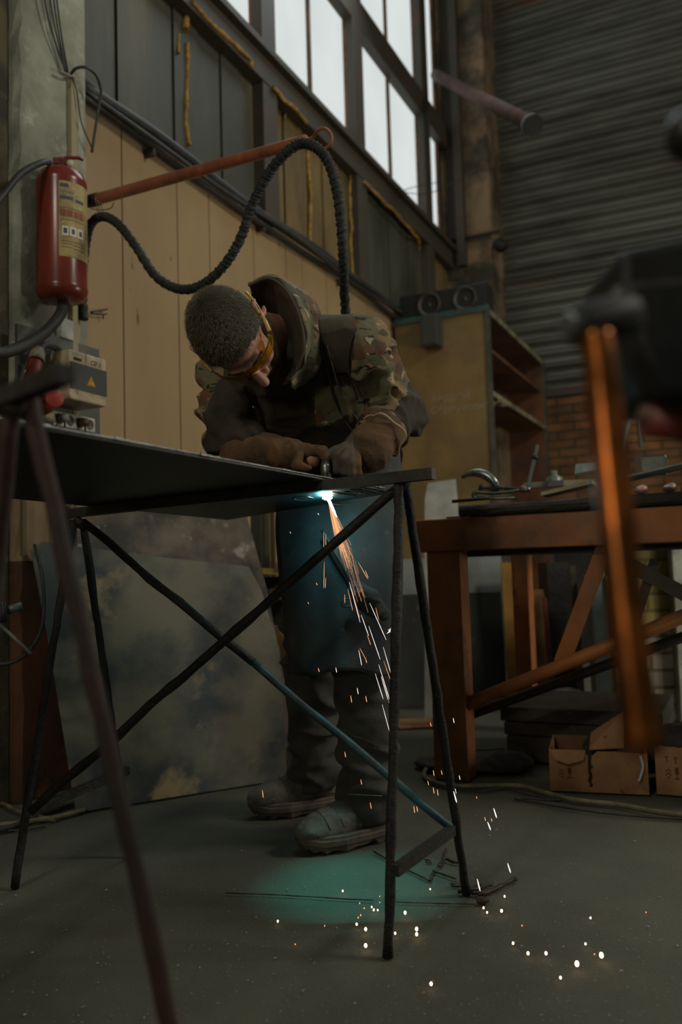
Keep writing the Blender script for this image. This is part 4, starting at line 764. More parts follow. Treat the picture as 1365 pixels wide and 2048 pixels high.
tag(blob([EL(Q(L*.3, .12, h*1.0), (N, E, Z), (.10, .09, .05)), EL(Q(L*.6, .1, h*1.0), (N, E, Z), (.12, .09, .06))], .01, .03, wrinkle(.015, 35)).build('dark_rags', slab), 'black rags heaped in the right cardboard box', 'rags')
t = tag(blob([EL(CB(-.10, -.16, .015), (N, E, Z), (.18, .10, .018)), EL(CB(.06, -.14, .03), (N, E, Z), (.09, .07, .035))], .010, .03, wrinkle(.012, 30)).build('crumpled_sheet', slab), 'dark crumpled sheet on the floor left of the torn box', 'sheet')
# floor cables
cabm_ = mat('dirty_beige_cable', (128, 120, 88), .7, c2=(96, 90, 68), scale=20)
def fcable(name, label, px, r, m, z=None):
    pts = [G(x, y, r+.001) for x, y in px]; tag(MB().tube(crom(pts, 10), r, 8).build(name, m), label, 'cable')
fcable('floor_cable', 'long dirty beige cable curving across the floor around the bench leg', [(925, 1520), (880, 1525), (852, 1540), (855, 1558), (900, 1572), (980, 1572), (1040, 1572), (1090, 1585), (1150, 1600), (1240, 1610), (1320, 1625), (1420, 1635)], .0075, cabm_)
fcable('thin_floor_cable', 'thin dark cable lying beside the beige cable on the right', [(905, 1580), (960, 1583), (1010, 1577), (1060, 1590), (1120, 1600), (1030, 1597), (1100, 1610), (1200, 1625), (1300, 1634), (1420, 1640)], .0032, blackc)
fcable('thin_floor_wire', 'thin wire running from the bench leg towards the timber stack', [(930, 1500), (970, 1500), (1010, 1497)], .003, blackc)
fcable('floor_hose', 'pale hose at the left edge running behind the sawhorse leg', [(-60, 1660), (0, 1650), (40, 1646), (75, 1640), (110, 1635), (140, 1628), (170, 1620)], .0075, cabm_)
fcable('floor_hose', 'second pale hose at the left edge, slanting down to the other', [(-60, 1585), (0, 1605), (30, 1620), (60, 1630), (110, 1640)], .0065, cabm_)
fcable('black_floor_hose', 'black hose lying on the floor below the leaning steel sheet', [(-40, 1664), (20, 1655), (60, 1638), (100, 1622), (150, 1606), (200, 1597)], .009, blackc)
fcable('thin_floor_wire', 'thin black wire on the floor at the far left', [(-60, 1664), (0, 1662), (60, 1658), (90, 1652)], .003, blackc)
t = tag(MB().prism([G(800, 1440, .002), G(862, 1437, .002), G(868, 1455, .002), G(800, 1458, .002), G(780, 1450, .002)], Z*.006).build('flat_cardboard', card), 'flattened cardboard scrap on the floor behind the man', 'cardboard')
# ================================================================ the man
KM = 1.04; _P = P
def P(px, py, Y): return _P(px, py, Y*KM)
hc = P(466, 672, 1.88)
hF = V((.46, -.07, -.88)).normalized(); hL = V((.85, -.31, .47)); hL = (hL-hF*hL.dot(hF)).normalized(); hU = hF.cross(hL)
def h(f, l, u): return hc+hF*f+hL*l+hU*u
AX = (hF, hL, hU)
person = thing('person', 'person in camouflage jacket and dark apron bending over the plate with a torch', 'person', (-.03, 2.33, 0))
hip = V((0.0000, 2.4752, 0.9392)); chest = V((-0.0468, 2.3712, 1.1576)); upb = V((-0.1040, 2.2984, 1.2824)); lat = V((.87, -.5, 0)).normalized()
neckb = V((-0.1300, 2.2568, 1.3448)); shL = V((0.0572, 2.1840, 1.2876)); shR = V((-0.3068, 2.3400, 1.2668))
elL = V((0.1508, 2.2880, 1.1316)); elR = P(447, 868, 2.13); wrL = P(745, 880, 2.01); wrR = P(545, 905, 2.03)
haL = P(688, 922, 1.965); haR = P(625, 918, 1.975)
hiL = V((0.0780, 2.4336, 0.8872)); hiR = V((-0.0780, 2.5376, 0.8872)); knL = V((0.0520, 2.2672, 0.4816)); knR = V((-0.0988, 2.4960, 0.4712)); _h = G(597, 1708); _q = G(770, 1672); _d = (_h-_q); _d.z = 0; _d.normalize(); anL = _h-_d*.205+Z*.09; _h2 = G(500, 1636); _q2 = G(645, 1618); _d2 = (_h2-_q2); _d2.z = 0; _d2.normalize(); anR = _h2-_d2*.205+Z*.09
skin = mat('skin', (196, 150, 128), .5, c2=(180, 128, 106), scale=30, bump=.1, bscale=300)
skin.node_tree.nodes['Principled BSDF'].inputs['Subsurface Weight'].default_value = .1
skin.node_tree.nodes['Principled BSDF'].inputs['Subsurface Radius'].default_value = (.012, .005, .003)
def ear(s):
    pts = []
    for a in np.linspace(-1.9, 2.2, 10): pts.append(h(-.012+.017*math.cos(a)-.006, s*(.086+.006*(1-math.cos(a))), .004+.030*math.sin(a)))
    pp = [C(pts[i], .0048, pts[i+1], .0048, .003) for i in range(len(pts)-1)]
    pp += [C(h(-.012, s*.080, -.026), .008, h(-.008, s*.080, -.020), .006, .004), C(h(-.022, s*.084, .010), .0035, h(-.004, s*.080, -.008), .0035, .003), EL(h(-.014, s*.080, .0), AX, (.018, .005, .028), .006)]
    return pp
head = [EL(h(-.012, 0, .022), AX, (.098, .077, .088)), EL(h(.045, 0, -.035), AX, (.052, .060, .070)), C(h(.070, -.012, -.108), .022, h(.070, .012, -.108), .022)]
for s in (-1, 1):
    head += [C(h(.0, s*.060, -.060), .018, h(.058, s*.024, -.104), .020), EL(h(.068, s*.038, -.030), AX, (.024, .022, .022), .012), C(h(.082, s*.036, .020), .009, h(.091, s*.010, .016), .009, .01), C(h(.104, s*.006, -.048), .008, h(.100, s*.016, -.048), .0090, .006)]
    head += ear(s)
head += [C(h(.090, 0, .004), .0095, h(.123, 0, -.042), .0125, .008), C(h(.090, -.016, -.074), .007, h(.096, 0, -.071), .008, .006), C(h(.090, .016, -.074), .007, h(.096, 0, -.071), .008, .006), C(h(.088, -.014, -.082), .007, h(.093, .0, -.083), .0085, .006), C(h(.088, .014, -.082), .007, h(.093, .0, -.083), .0085, .006)]
bodyp = head+[C(h(-.03, 0, -.06), .058, neckb+V((0, 0, -.01)), .062, .03)]
bodyp += [C(neckb, .07, upb, .09), C(upb-lat*.05, .10, chest-lat*.06, .11), C(upb+lat*.05, .10, chest+lat*.06, .11), C(chest-lat*.05, .105, hip-lat*.05, .10), C(chest+lat*.05, .105, hip+lat*.05, .10), C(shR, .05, shL, .05)]
for a, b, c_, d_, e_ in ((shL, elL, wrL, haL, 1), (shR, elR, wrR, haR, -1)): bodyp += [C(a, .048, b, .038), C(b, .037, c_, .026), C(c_, .024, d_, .022)]
for a, b, c_, tt in ((hiL, knL, anL, _d), (hiR, knR, anR, _d2)): bodyp += [C(a, .078, b, .052), C(b, .052, c_, .034), C(c_-Z*.035, .028, c_-Z*.045+tt*.12, .018)]
blob(bodyp, .0042, .016, None, 1).build('body', skin, person)
# eyes and lids are hidden by the glasses from above; small eyeballs set in
for s in (-1, 1): MB().ball(h(.087, s*.032, .0), .011, 12, 8).build('eye', mat('eye_white', (210, 205, 196), .3), person)
# hair
hairm = mat('short_dark_brown_hair', (66, 60, 46), .6, c2=(46, 42, 33), scale=60, bump=.8, bscale=260, spec=.35)
def hairline(f): 
    xs = [-.12, -.05, -.025, -.008, .02, .045, .07, .095]; ys = [-.075, -.06, -.03, .012, .022, .045, .068, .075]
    return float(np.interp(f, xs, ys))
def hl(p): q = p-hc; return q.dot(hF), q.dot(hL), q.dot(hU)
hb = blob([EL(h(-.012, 0, .026), AX, (.103, .083, .094))], .005, .02, lambda p, g: .0022*noise.noise(p*60)+.0016*noise.noise(p*160), 1)
keep = []
for k, f in enumerate(hb.f):
    c_ = sum((hb.v[i] for i in f), V((0, 0, 0)))/len(f); a, b, u_ = hl(c_)
    if u_ > hairline(a)+.004*noise.noise(c_*90): keep.append(k)
vs_all = hb.v; hb2 = MB(); rm = {}; nf = []
for k in keep:
    for i in hb.f[k]:
        if i not in rm: rm[i] = len(rm)
    nf.append([rm[i] for i in hb.f[k]])
vv = [None]*len(rm)
for i, j in rm.items(): vv[j] = vs_all[i]
hb2.add(vv, nf, True)
hair = hb2.build('hair', hairm, person, solid=.004)
rng = np.random.RandomState(3); st = MB(); vs = []; fs = []
cen = h(-.012, 0, .026)
swirl = h(-.06, 0, .09)
for _ in range(17000):
    d = V(rng.normal(size=3)).normalized(); p = cen+hF*d.x*.104+hL*d.y*.084+hU*d.z*.095; a, b, u_ = hl(p)
    hh = hairline(a)
    if u_ < hh-.001: continue
    n_ = (hF*d.x/.104+hL*d.y/.084+hU*d.z/.095).normalized()
    fl = (p-swirl); fl = (fl-n_*fl.dot(n_)); fl = fl.normalized() if fl.length > 1e-4 else hF
    L_ = (.012 if u_ > .04 else .006)*rng.uniform(.7, 1.2); dirn = (n_*.55+fl*.9+V(rng.normal(size=3))*.28).normalized(); w_ = n_.cross(dirn).normalized()*.00045
    m_ = p+dirn*L_*.5; e_ = p+(dirn*.9-n_*.12).normalized()*L_; k = len(vs); vs += [p-w_, p+w_, m_+w_*.8, m_-w_*.8, e_]; fs += [(k, k+1, k+2, k+3), (k+3, k+2, k+4)]
st.add(vs, fs, False)
so = st.build('hair_strands', mat('hair_strand', (96, 88, 70), .5, spec=.4), person, kind='stuff')
# beard: short strands over the jaw, denser at chin
vs = []; fs = []; st = MB()
BP = [C(h(.0, s*.060, -.045), .020, h(.060, s*.028, -.100), .0245) for s in (-1, 1)]+[C(h(.074, -.012, -.108), .0255, h(.074, .012, -.108), .0255), C(h(.0, .066, -.01), .010, h(-.002, .064, -.05), .014), C(h(.0, -.066, -.01), .010, h(-.002, -.064, -.05), .014), C(h(.091, -.02, -.062), .007, h(.091, .02, -.062), .007)]
bb = blob(BP, .004, .012, lambda p, g: .002*noise.noise(p*120), 1)
beardm = mat('brown_stubble', (92, 68, 50), .7, c2=(70, 54, 42), scale=70, bump=.9, bscale=300)
bb.build('beard', beardm, person)
for i in range(0, len(bb.v)):
    for q in range(2):
        p = bb.v[i]+V(rng.normal(size=3))*.001; n_ = (p-h(.02, 0, -.05)).normalized(); dirn = (n_+V(rng.normal(size=3))*.5-hU*.3).normalized(); w_ = n_.orthogonal().normalized()*.0004; k = len(vs); vs += [p-w_, p+w_, p+dirn*.007]; fs += [(k, k+1, k+2)]
st.add(vs, fs, False); st.build('beard_strands', mat('beard_strand', (104, 78, 58), .6), person, kind='stuff')
# eyebrows
for s in (-1, 1): MB().tube(crom([h(.097, s*.012, .020), h(.094, s*.028, .026), h(.080, s*.050, .022)], 6), .0025, 6, jit=.3).build('eyebrow', hairm, person)
# safety glasses
yl = bpy.data.materials.new('yellow_lens'); yl.use_nodes = True; b_ = yl.node_tree.nodes['Principled BSDF']; b_.inputs['Base Color'].default_value = lin((214, 176, 60)); b_.inputs['Roughness'].default_value = .05; b_.inputs['Transmission Weight'].default_value = .9; b_.inputs['IOR'].default_value = 1.2; b_.inputs['Specular IOR Level'].default_value = .9
ya = mat('yellow_arm_plastic', (206, 176, 92), .25, spec=.7)
mb = MB(); rows = []
for zz, fo in ((.020, -.003), (.014, .0), (.004, .002), (-.008, .002), (-.020, -.002)):
    row = []
    for a in np.linspace(-1.32, 1.32, 29):
        k_ = abs(a)/1.32; hgt = zz*(1-.45*k_**3) - .004*max(0, 1-abs(a)*6)*(zz < -.01)*-3; row.append(h(.022+(.080+fo)*math.cos(a)**.75, .084*math.sin(a), .002+hgt))
    rows.append(row)
mb.grid(rows); gl = mb.build('safety_glasses', yl, person, solid=.0018)
for s in (-1, 1): MB().tube(crom([h(.046, s*.0855, .008), h(.02, s*.090, .012), h(-.02, s*.092, .016), h(-.045, s*.090, .022), h(-.058, s*.088, .030)], 8), [.0045]*9+[.0034]*24, 8).build('temple_arm', ya, gl)
MB().tube(crom([h(.103, -.010, -.012), h(.106, 0, .0), h(.103, .010, -.012)], 5), .003, 6).build('nose_bridge', ya, gl)
# jacket
camo = bpy.data.materials.new('camouflage_cloth'); camo.use_nodes = True; n_ = camo.node_tree; b_ = n_.nodes['Principled BSDF']; b_.inputs['Roughness'].default_value = .85
tc = n_.nodes.new('ShaderNodeTexCoord'); prev = None
for k, (s_, lo_, c_, strch) in enumerate([(7, .50, (134, 112, 80), (1, 1, 1)), (9, .53, (104, 74, 52), (1, 1, 1.5)), (12, .58, (74, 76, 54), (1, 1, 1.7)), (22, .62, (36, 33, 28), (1, 1, 2.4)), (18, .65, (170, 152, 122), (1.4, 1, 2.2))]):
    mp = n_.nodes.new('ShaderNodeMapping'); mp.inputs['Scale'].default_value = strch; mp.inputs['Location'].default_value = (k*3.1, k*1.7, k*2.3); nz = n_.nodes.new('ShaderNodeTexNoise'); nz.inputs['Scale'].default_value = s_; nz.inputs['Detail'].default_value = 2.5
    n_.links.new(tc.outputs['Object'], mp.inputs[0]); n_.links.new(mp.outputs[0], nz.inputs[0]); rr = n_.nodes.new('ShaderNodeMapRange'); rr.inputs[1].default_value = lo_; rr.inputs[2].default_value = lo_+.015; n_.links.new(nz.outputs[0], rr.inputs[0])
    mx = n_.nodes.new('ShaderNodeMix'); mx.data_type = 'RGBA'; mx.inputs[6].default_value = lin((104, 100, 74)); mx.inputs[7].default_value = lin(c_)
    if prev: n_.links.new(prev, mx.inputs[6])
    n_.links.new(rr.outputs[0], mx.inputs[0]); prev = mx.outputs[2]
n_.links.new(prev, b_.inputs['Base Color'])
nz = n_.nodes.new('ShaderNodeTexNoise'); nz.inputs['Scale'].default_value = 300; bp_ = n_.nodes.new('ShaderNodeBump'); bp_.inputs['Strength'].default_value = .15; bp_.inputs['Distance'].default_value = .004; n_.links.new(nz.outputs[0], bp_.inputs['Height']); n_.links.new(bp_.outputs[0], b_.inputs['Normal'])
olivec = mat('dark_olive_cloth', (62, 54, 41), .85, c2=(52, 46, 36), scale=12, bump=.15, bscale=280)
olive2 = mat('faded_olive_yoke', (84, 80, 62), .85, c2=(72, 68, 54), scale=12, bump=.15, bscale=280)
JP = [C(hip-lat*.055-Z*.02, .118, chest-lat*.06, .125), C(hip+lat*.055-Z*.02, .118, chest+lat*.06, .125), C(chest-lat*.06, .125, upb-lat*.06, .112), C(chest+lat*.06, .125, upb+lat*.06, .112), C(shR, .078, neckb-Z*.01, .080), C(neckb-Z*.01, .080, shL, .078),
      C(chest-lat*.13, .085, hip-lat*.11-Z*.01, .075), C(shR, .082, elR+Z*.01, .062), C(elR+Z*.01, .062, lerp(elR, wrR, .55), .050), C(shL, .084, elL, .074), C(elL, .070, lerp(elL, wrL, .85), .050), EL(elL+V((.01, 0, -.02)), ((1, 0, 0), (0, 1, 0), (0, 0, 1)), (.075, .07, .06), .03)]
wj = wrinkle(.022, 17, (0.2, .1, 1), 2.2, .002)
armd = (elL-shL).normalized()
wa = wrinkle(.027, 18, tuple((armd.cross(V((0, 1, 0)))).normalized()), 2.0, .003)
def dj(p, g):
    ta = (p-shL).dot(armd)/(elL-shL).length; da = (p-(shL+armd*max(0, min(1, ta))*(elL-shL).length)).length
    if da < .12 and ta > .1: return wa(p, g)
    if (p-elR).length < .14: return wa(p, g)
    return wj(p, g)*(.45 if (p-neckb).length < .25 else .9)
jk = blob(JP, .0062, .03, dj, 1)
for k, f in enumerate(jk.f):
    c_ = sum((jk.v[i] for i in f), V((0, 0, 0)))/len(f)
    tL = (c_-shL).dot(elL-shL)/(elL-shL).length_squared; dL = (c_-lerp(shL, elL, max(0, min(1, tL)))).length; side_ = (c_-shL).dot(lat)
    tR = (c_-shR).dot(elR-shR)/(elR-shR).length_squared; dR = (c_-lerp(shR, elR, max(0, min(1, tR)))).length
    tors = (c_-hip).dot((upb-hip).normalized())/(upb-hip).length
    mi = 0
    if c_.x-shL.x > -.010-.35*max(0, shL.z-c_.z)*.3 and dL < .125 and tL < .72: mi = 1
    elif c_.z > 1.318: mi = 2
    elif dL < .13 and tL >= .72: mi = 0
    elif dR < .095 and -.1 < tR < 1.1 and (c_-shR).dot(lat) < .05: mi = 1
    elif 1.04 < c_.z < 1.19 and c_.x > -.06 and tL < .6: mi = 1
    jk.mi[k] = mi
jk.build('jacket', [olivec, camo, olive2], person)
# seams and zip
def onj(px, py, Y, off=0.): return P(px, py, Y)
def surfpt(px, py, parts, k=.03, y0=1.4, y1=2.8, off=.0):
    d = ray(px, py); d = d/d.length; t_ = y0
    for _ in range(160):
        p = CAMP+d*t_; s_ = sdf(parts, np.array([tuple(p)]), k)[0]-off
        if s_ < .0008: return p
        t_ += max(s_*.8, .001)
        if t_ > 3.2: break
    return None
def seam(pxs, parts, r, m, nm, off=.002, k=.03):
    pts = [surfpt(x, y, parts, k, off=off) for x, y in pxs]; pts = [p for p in pts if p is not None]
    if len(pts) > 1: MB().tube(crom(pts, 6), r, 6).build(nm, m, person)
seam([(625, 612), (660, 606), (700, 618), (738, 640)], JP, .0025, olivec, 'yoke_seam', .006)
seam([(738, 622), (712, 655), (698, 700), (700, 750), (716, 800)], JP, .0022, olivec, 'armhole_seam', .008)
seam([(642, 690), (655, 740), (668, 790), (690, 840), (712, 870)], JP, .0038, mat('zip_tape', (48, 46, 40), .5), 'zip', .008)
seam([(655, 690), (668, 740), (684, 790), (716, 838), (745, 880)], JP, .0016, mat('pale_thread', (110, 106, 88), .7), 'edge_stitching', .007)
# hood lying open round the neck
hr = [(497, 571, 2.0), (540, 557, 1.98), (580, 590, 1.95), (604, 650, 1.93), (608, 700, 1.93), (594, 738, 1.95), (575, 760, 1.97)]
hcr = [(500, 568, 2.1), (560, 558, 2.1), (618, 590, 2.08), (628, 645, 2.03), (622, 705, 2.01), (604, 745, 2.03), (582, 770, 2.02)]
hbs = [(520, 610, 2.24), (592, 588, 2.24), (640, 622, 2.18), (650, 680, 2.10), (640, 735, 2.06), (614, 765, 2.06), (590, 785, 2.05)]
hin = [(505, 600, 2.08), (532, 592, 2.07), (558, 622, 2.07), (578, 675, 2.03), (582, 715, 2.02), (572, 750, 2.02), (556, 775, 2.02)]
hi2 = [(510, 640, 2.2), (530, 640, 2.2), (550, 660, 2.2), (560, 690, 2.15), (560, 720, 2.12), (555, 745, 2.1), (545, 765, 2.08)]
rows = [crom([P(*q) for q in r_], 8) for r_ in (hi2, hin, hr, hcr, hbs)]
n_ = len(rows[0]); cols = [crom([rows[j][i] for j in range(5)], 7) for i in range(n_)]
cols = [[p+V((0, 0, 1))*.010*noise.noise(p*24)+V((.6, 1, 0))*.012*noise.noise(p*22+V((7, 7, 7))) for p in c_] for c_ in cols]
mb = MB(); mb.grid(cols); nper = len(cols[0])-1
for k in range(len(mb.f)): j = k % nper; mb.mi[k] = 0 if j < 15 else 1
hood = mb.build('hood', [olivec, camo], person, solid=.004)
MB().tube(crom([P(x, y, Y-.006) for x, y, Y in hr], 8), .0032, 6).build('hood_hem', olive2, hood)
# trousers
dt = mat('dark_grey_work_cloth', (74, 74, 68), .85, c2=(58, 58, 54), scale=8, c3=(110, 108, 96), scale3=40, lo3=.70, hi3=.76, bump=.2, bscale=220)
TP = [C(hip-lat*.05-Z*.03, .115, hiR, .10), C(hip+lat*.05-Z*.03, .115, hiL, .10), C(hiL, .100, knL, .086), C(knL, .084, anL+Z*.06, .074), C(anL+Z*.06, .072, anL+Z*.02, .074), C(hiR, .100, knR, .086), C(knR, .084, anR+Z*.05, .074), C(anR+Z*.05, .072, anR+Z*.03, .074)]
w1 = wrinkle(.022, 14, (.2, .1, 1), 2.6, .002); 
def dtf(p, g): return w1(p, g)*(1.3 if p.z < .25 or .42 < p.z < .56 else .6)
blob(TP, .0065, .015, dtf, 1).build('trousers', dt, person)
seam([(650, 1473), (690, 1470), (730, 1480), (772, 1502)], TP, .0018, olivec, 'knee_patch_seam', .006, .015)
seam([(640, 1585), (690, 1588), (765, 1592)], TP, .0014, mat('pale_thread', (110, 106, 88), .7), 'knee_patch_seam', .006, .015)
# apron: a hanging sheet wrapped round the thighs
apm = mat('dark_blue_grey_apron', (66, 72, 72), .8, c2=(50, 56, 58), scale=5, c3=(88, 88, 82), scale3=26, lo3=.62, hi3=.72, bump=.2, bscale=200)
rows = []
for j, (py, xl, xr, yc) in enumerate([(905, 600, 800, 2.24), (950, 575, 803, 2.20), (1000, 556, 804, 2.15), (1060, 552, 806, 2.10), (1120, 556, 806, 2.06), (1180, 562, 805, 2.04), (1240, 570, 803, 2.03), (1300, 576, 799, 2.03), (1346, 578, 796, 2.03)]):
    row = []
    for i in range(25):
        s_ = i/24; px = xl+(xr-xl)*s_; yy = yc+.20*abs(s_-.62)**2.0*2.2; p = P(px, py+(6*math.sin(s_*9) if j > 7 else 0), yy); p.y += .010*math.sin(s_*17+j*.35)*(j/8)+.006*noise.noise(V((s_*6, j*.5, 0))); row.append(p)
    rows.append(row)
cc = [crom([rows[j][i] for j in range(9)], 5) for i in range(25)]
MB().grid(cc).build('apron', apm, person, solid=.004)
AY = lambda px: 2.025+.20*abs((px-575)/226-.62)**2*2.2-.01
strapm = mat('black_strap', (34, 34, 32), .6)
MB().tube(crom([P(645, 1060, AY(640)), P(668, 1100, AY(668)-.004), P(690, 1140, AY(690)-.004), P(708, 1178, AY(700)-.006)], 6), .005, 6, flat=1).build('apron_tie', strapm, person)
ring = P(694, 1206, AY(694)-.008); mb = MB(); mb.tube([ring+V((math.cos(a)*.014, 0, math.sin(a)*.010)) for a in np.linspace(0, 2*math.pi, 20)], .0022, 6); mb.build('ring', mat('dull_ring', (80, 84, 84), .4, .7), person)
blob([C(P(712, 1175, AY(712)-.01), .018, P(740, 1195, AY(735)-.02), .022), C(P(740, 1195, AY(735)-.02), .020, P(768, 1228, AY(765)-.02), .016), C(P(716, 1200, AY(716)-.01), .016, P(745, 1225, AY(745)-.01), .014), C(P(740, 1200, AY(735)-.02), .018, P(720, 1185, AY(725)-.02), .02)], .005, .012, wrinkle(.005, 50)).build('hanging_cloth', apm, person)
# gloves with five fingers each
leather = mat('brown_suede_leather', (108, 80, 52), .9, c2=(76, 58, 40), scale=10, lo=.38, hi=.62, c3=(62, 52, 42), scale3=22, lo3=.58, hi3=.7, bump=.35, bscale=160)
gdark = mat('grey_palm_leather', (92, 84, 72), .8, c2=(72, 68, 60), scale=14, bump=.3, bscale=160)
top = P(652, 926, 1.945)
R1 = [C(P(478, 905, 2.08), .050, P(535, 903, 2.04), .046), C(P(535, 903, 2.04), .046, P(585, 908, 2.0), .038), EL(P(608, 908, 1.985), ((1, 0, 0), (0, 1, 0), (0, 0, 1)), (.040, .038, .026))]
def finger(a, b, c_, r): return [C(a, r, b, r*.96, .006), C(b, r*.96, c_, r*.86, .006)]
R1 += finger(P(612, 900, 1.965), P(645, 902, 1.945), P(653, 918, 1.94), .0140)       # index over the torch
R1 += finger(P(600, 912, 1.945), P(592, 930, 1.925), P(616, 936, 1.92), .0120)      # thumb closing from below
R1 += finger(P(620, 908, 1.99), P(655, 908, 1.975), P(662, 926, 1.96), .0135)
R1 += finger(P(622, 914, 2.005), P(656, 918, 2.0), P(662, 936, 1.985), .013)
R1 += finger(P(620, 922, 2.015), P(648, 930, 2.015), P(655, 944, 2.0), .012)
blob(R1, .0042, .010, wrinkle(.0045, 34, (1, .2, .2), 2.2, .001), 1).build('glove', leather, person)
LP = P(738, 898, 1.985)
L1 = [EL(LP, (V((.8, .3, .5)).normalized(), V((-.3, .9, 0)).normalized(), V((-.5, -.2, .8)).normalized()), (.055, .056, .060)), C(LP, .050, P(705, 915, 1.97), .042), EL(P(686, 918, 1.965), ((1, 0, 0), (0, 1, 0), (0, 0, 1)), (.036, .040, .034)), C(LP, .05, P(765, 868, 2.02), .055)]
L1 += finger(P(690, 903, 1.945), P(675, 912, 1.93), P(675, 940, 1.93), .0125)
L1 += finger(P(698, 905, 1.93), P(689, 918, 1.91), P(690, 944, 1.915), .013)
L1 += finger(P(706, 908, 1.925), P(702, 925, 1.90), P(703, 947, 1.905), .0125)
L1 += finger(P(714, 914, 1.925), P(714, 930, 1.91), P(716, 946, 1.915), .0115)
L1 += finger(P(690, 898, 1.965), P(668, 904, 1.95), P(652, 912, 1.945), .0125)
mbL = blob(L1, .0042, .012, wrinkle(.006, 28, (.3, .2, 1), 2.2, .001), 1)
for k, f in enumerate(mbL.f):
    c_ = sum((mbL.v[i] for i in f), V((0, 0, 0)))/len(f); mbL.mi[k] = 1 if c_.x < P(708, 900, 1.95).x else 0
gl_ = mbL.build('glove', [leather, gdark], person)
rim = P(768, 868, 2.01); ax_ = (P(790, 850, 2.05)-P(740, 896, 1.985)).normalized(); xa = ax_.orthogonal().normalized(); ya_ = ax_.cross(xa)
MB().tube([rim+(xa*math.cos(a)+ya_*math.sin(a))*(.058+.006*math.sin(a*5))+ax_*.006*math.sin(a*3) for a in np.linspace(0, 2*math.pi, 40)], .0035, 6).build('cuff_hem', mat('pale_cuff_edge', (176, 150, 116), .8), gl_)
blob([C(P(762, 850, 2.02), .020, P(790, 868, 2.03), .018), C(P(778, 842, 2.04), .022, P(800, 862, 2.06), .018), C(P(752, 862, 2.0), .012, P(775, 892, 2.0), .010)], .005, .012, wrinkle(.008, 40, (1, 0, 1), 2)).build('bunched_sleeve_cuff', camo, person)
# boots
bootm = mat('dusty_grey_boot_leather', (104, 100, 90), .7, c2=(78, 76, 70), scale=14, c3=(136, 130, 116), scale3=30, lo3=.60, hi3=.72, bump=.3, bscale=120)
solem = mat('grey_brown_rubber_sole', (92, 82, 68), .7, c2=(70, 64, 56), scale=12, bump=.1)
def boot(heel, toe, an):
    d = (toe-heel); d.z = 0; L_ = d.length; d.normalize(); s_ = V((-d.y, d.x, 0))
    out = []; nn = 44
    for i in range(nn):
        a = 2*math.pi*i/nn; c0 = math.cos(a); s0 = math.sin(a); x_ = L_*(.5+.5*math.copysign(abs(c0)**.75, c0)); w_ = .038+.014*math.sin(math.pi*min(1, max(0, x_/L_))**.9)+.006*(x_/L_ > .55); y_ = w_*math.copysign(abs(s0)**.7, s0); out.append((x_, y_))
    rows = []
    for z, k in ((.0, .93), (.014, .98), (.018, 1.02), (.030, 1.03), (.034, 1.0), (.040, 1.0), (.043, .96)):
        row = []
        for i, (x_, y_) in enumerate(out+[out[0]]):
            xx = L_/2+(x_-L_/2)*k; lift = max(0, (x_/L_-.82))*.06; notch = (.007 if (int(x_/.0135) % 2 == 0) else 0) if z < .016 else 0; arch = .012 if (.28 < x_/L_ < .38 and z < .01) else 0
            row.append(heel+d*xx+s_*y_*k*(1-notch*4)+Z*(z+lift+notch*.8+arch))
        rows.append(row)
    mb = MB(); mb.grid(rows, False); k0 = len(mb.v); mb.f.append([k0-len(out)-1+i for i in range(len(out))]); mb.mi.append(0); mb.sm.append(False); mb.f.append(list(range(len(out)))[::-1]); mb.mi.append(0); mb.sm.append(False)
    def q(x_, y_, z_): return heel+d*L_*x_+s_*y_+Z*z_
    UPP = [EL(q(.82, 0, .052), (d, s_, Z), (.058, .044, .034)), EL(q(.62, 0, .062), (d, s_, Z), (.075, .046, .042)), EL(q(.40, 0, .078), (d, s_, Z), (.070, .040, .050)), EL(q(.17, 0, .060), (d, s_, Z), (.050, .036, .045)), C(q(.30, 0, .09), .046, an+Z*.06, .050)]
    u_ = blob(UPP, .005, .022, wrinkle(.003, 45, tuple(d), .6), 1)
    for p in u_.v: p.z = max(p.z, .034)
    b_ = u_.build('boot', bootm, person); mb.build('sole', solem, b_)
    for xx, r_ in ((.60, .0016), (.74, .0014)):
        pts = []
        for a in np.linspace(-1.3, 1.3, 15):
            o2 = q(xx+.06*math.cos(a)*0, 0, .045); dr = (s_*math.sin(a)+Z*math.cos(a)+d*(.35*math.cos(a))).normalized(); t_ = .12
            for _ in range(80):
                if sdf(UPP, np.array([tuple(o2+dr*t_)]), .022)[0] < .001: break
                t_ -= .0015
            pts.append(o2+dr*t_)
        MB().tube(pts, r_, 6).build('seam', solem, b_)
hl_ = G(770, 1672); tl_ = G(597, 1708); hr_ = G(645, 1618); tr_ = G(500, 1636)
dl = (tl_-hl_); dl.z = 0; dr_ = (tr_-hr_); dr_.z = 0
boot(tl_-dl.normalized()*.285, tl_, anL); boot(tr_-dr_.normalized()*.285, tr_, anR)
P_man = P; P = _P
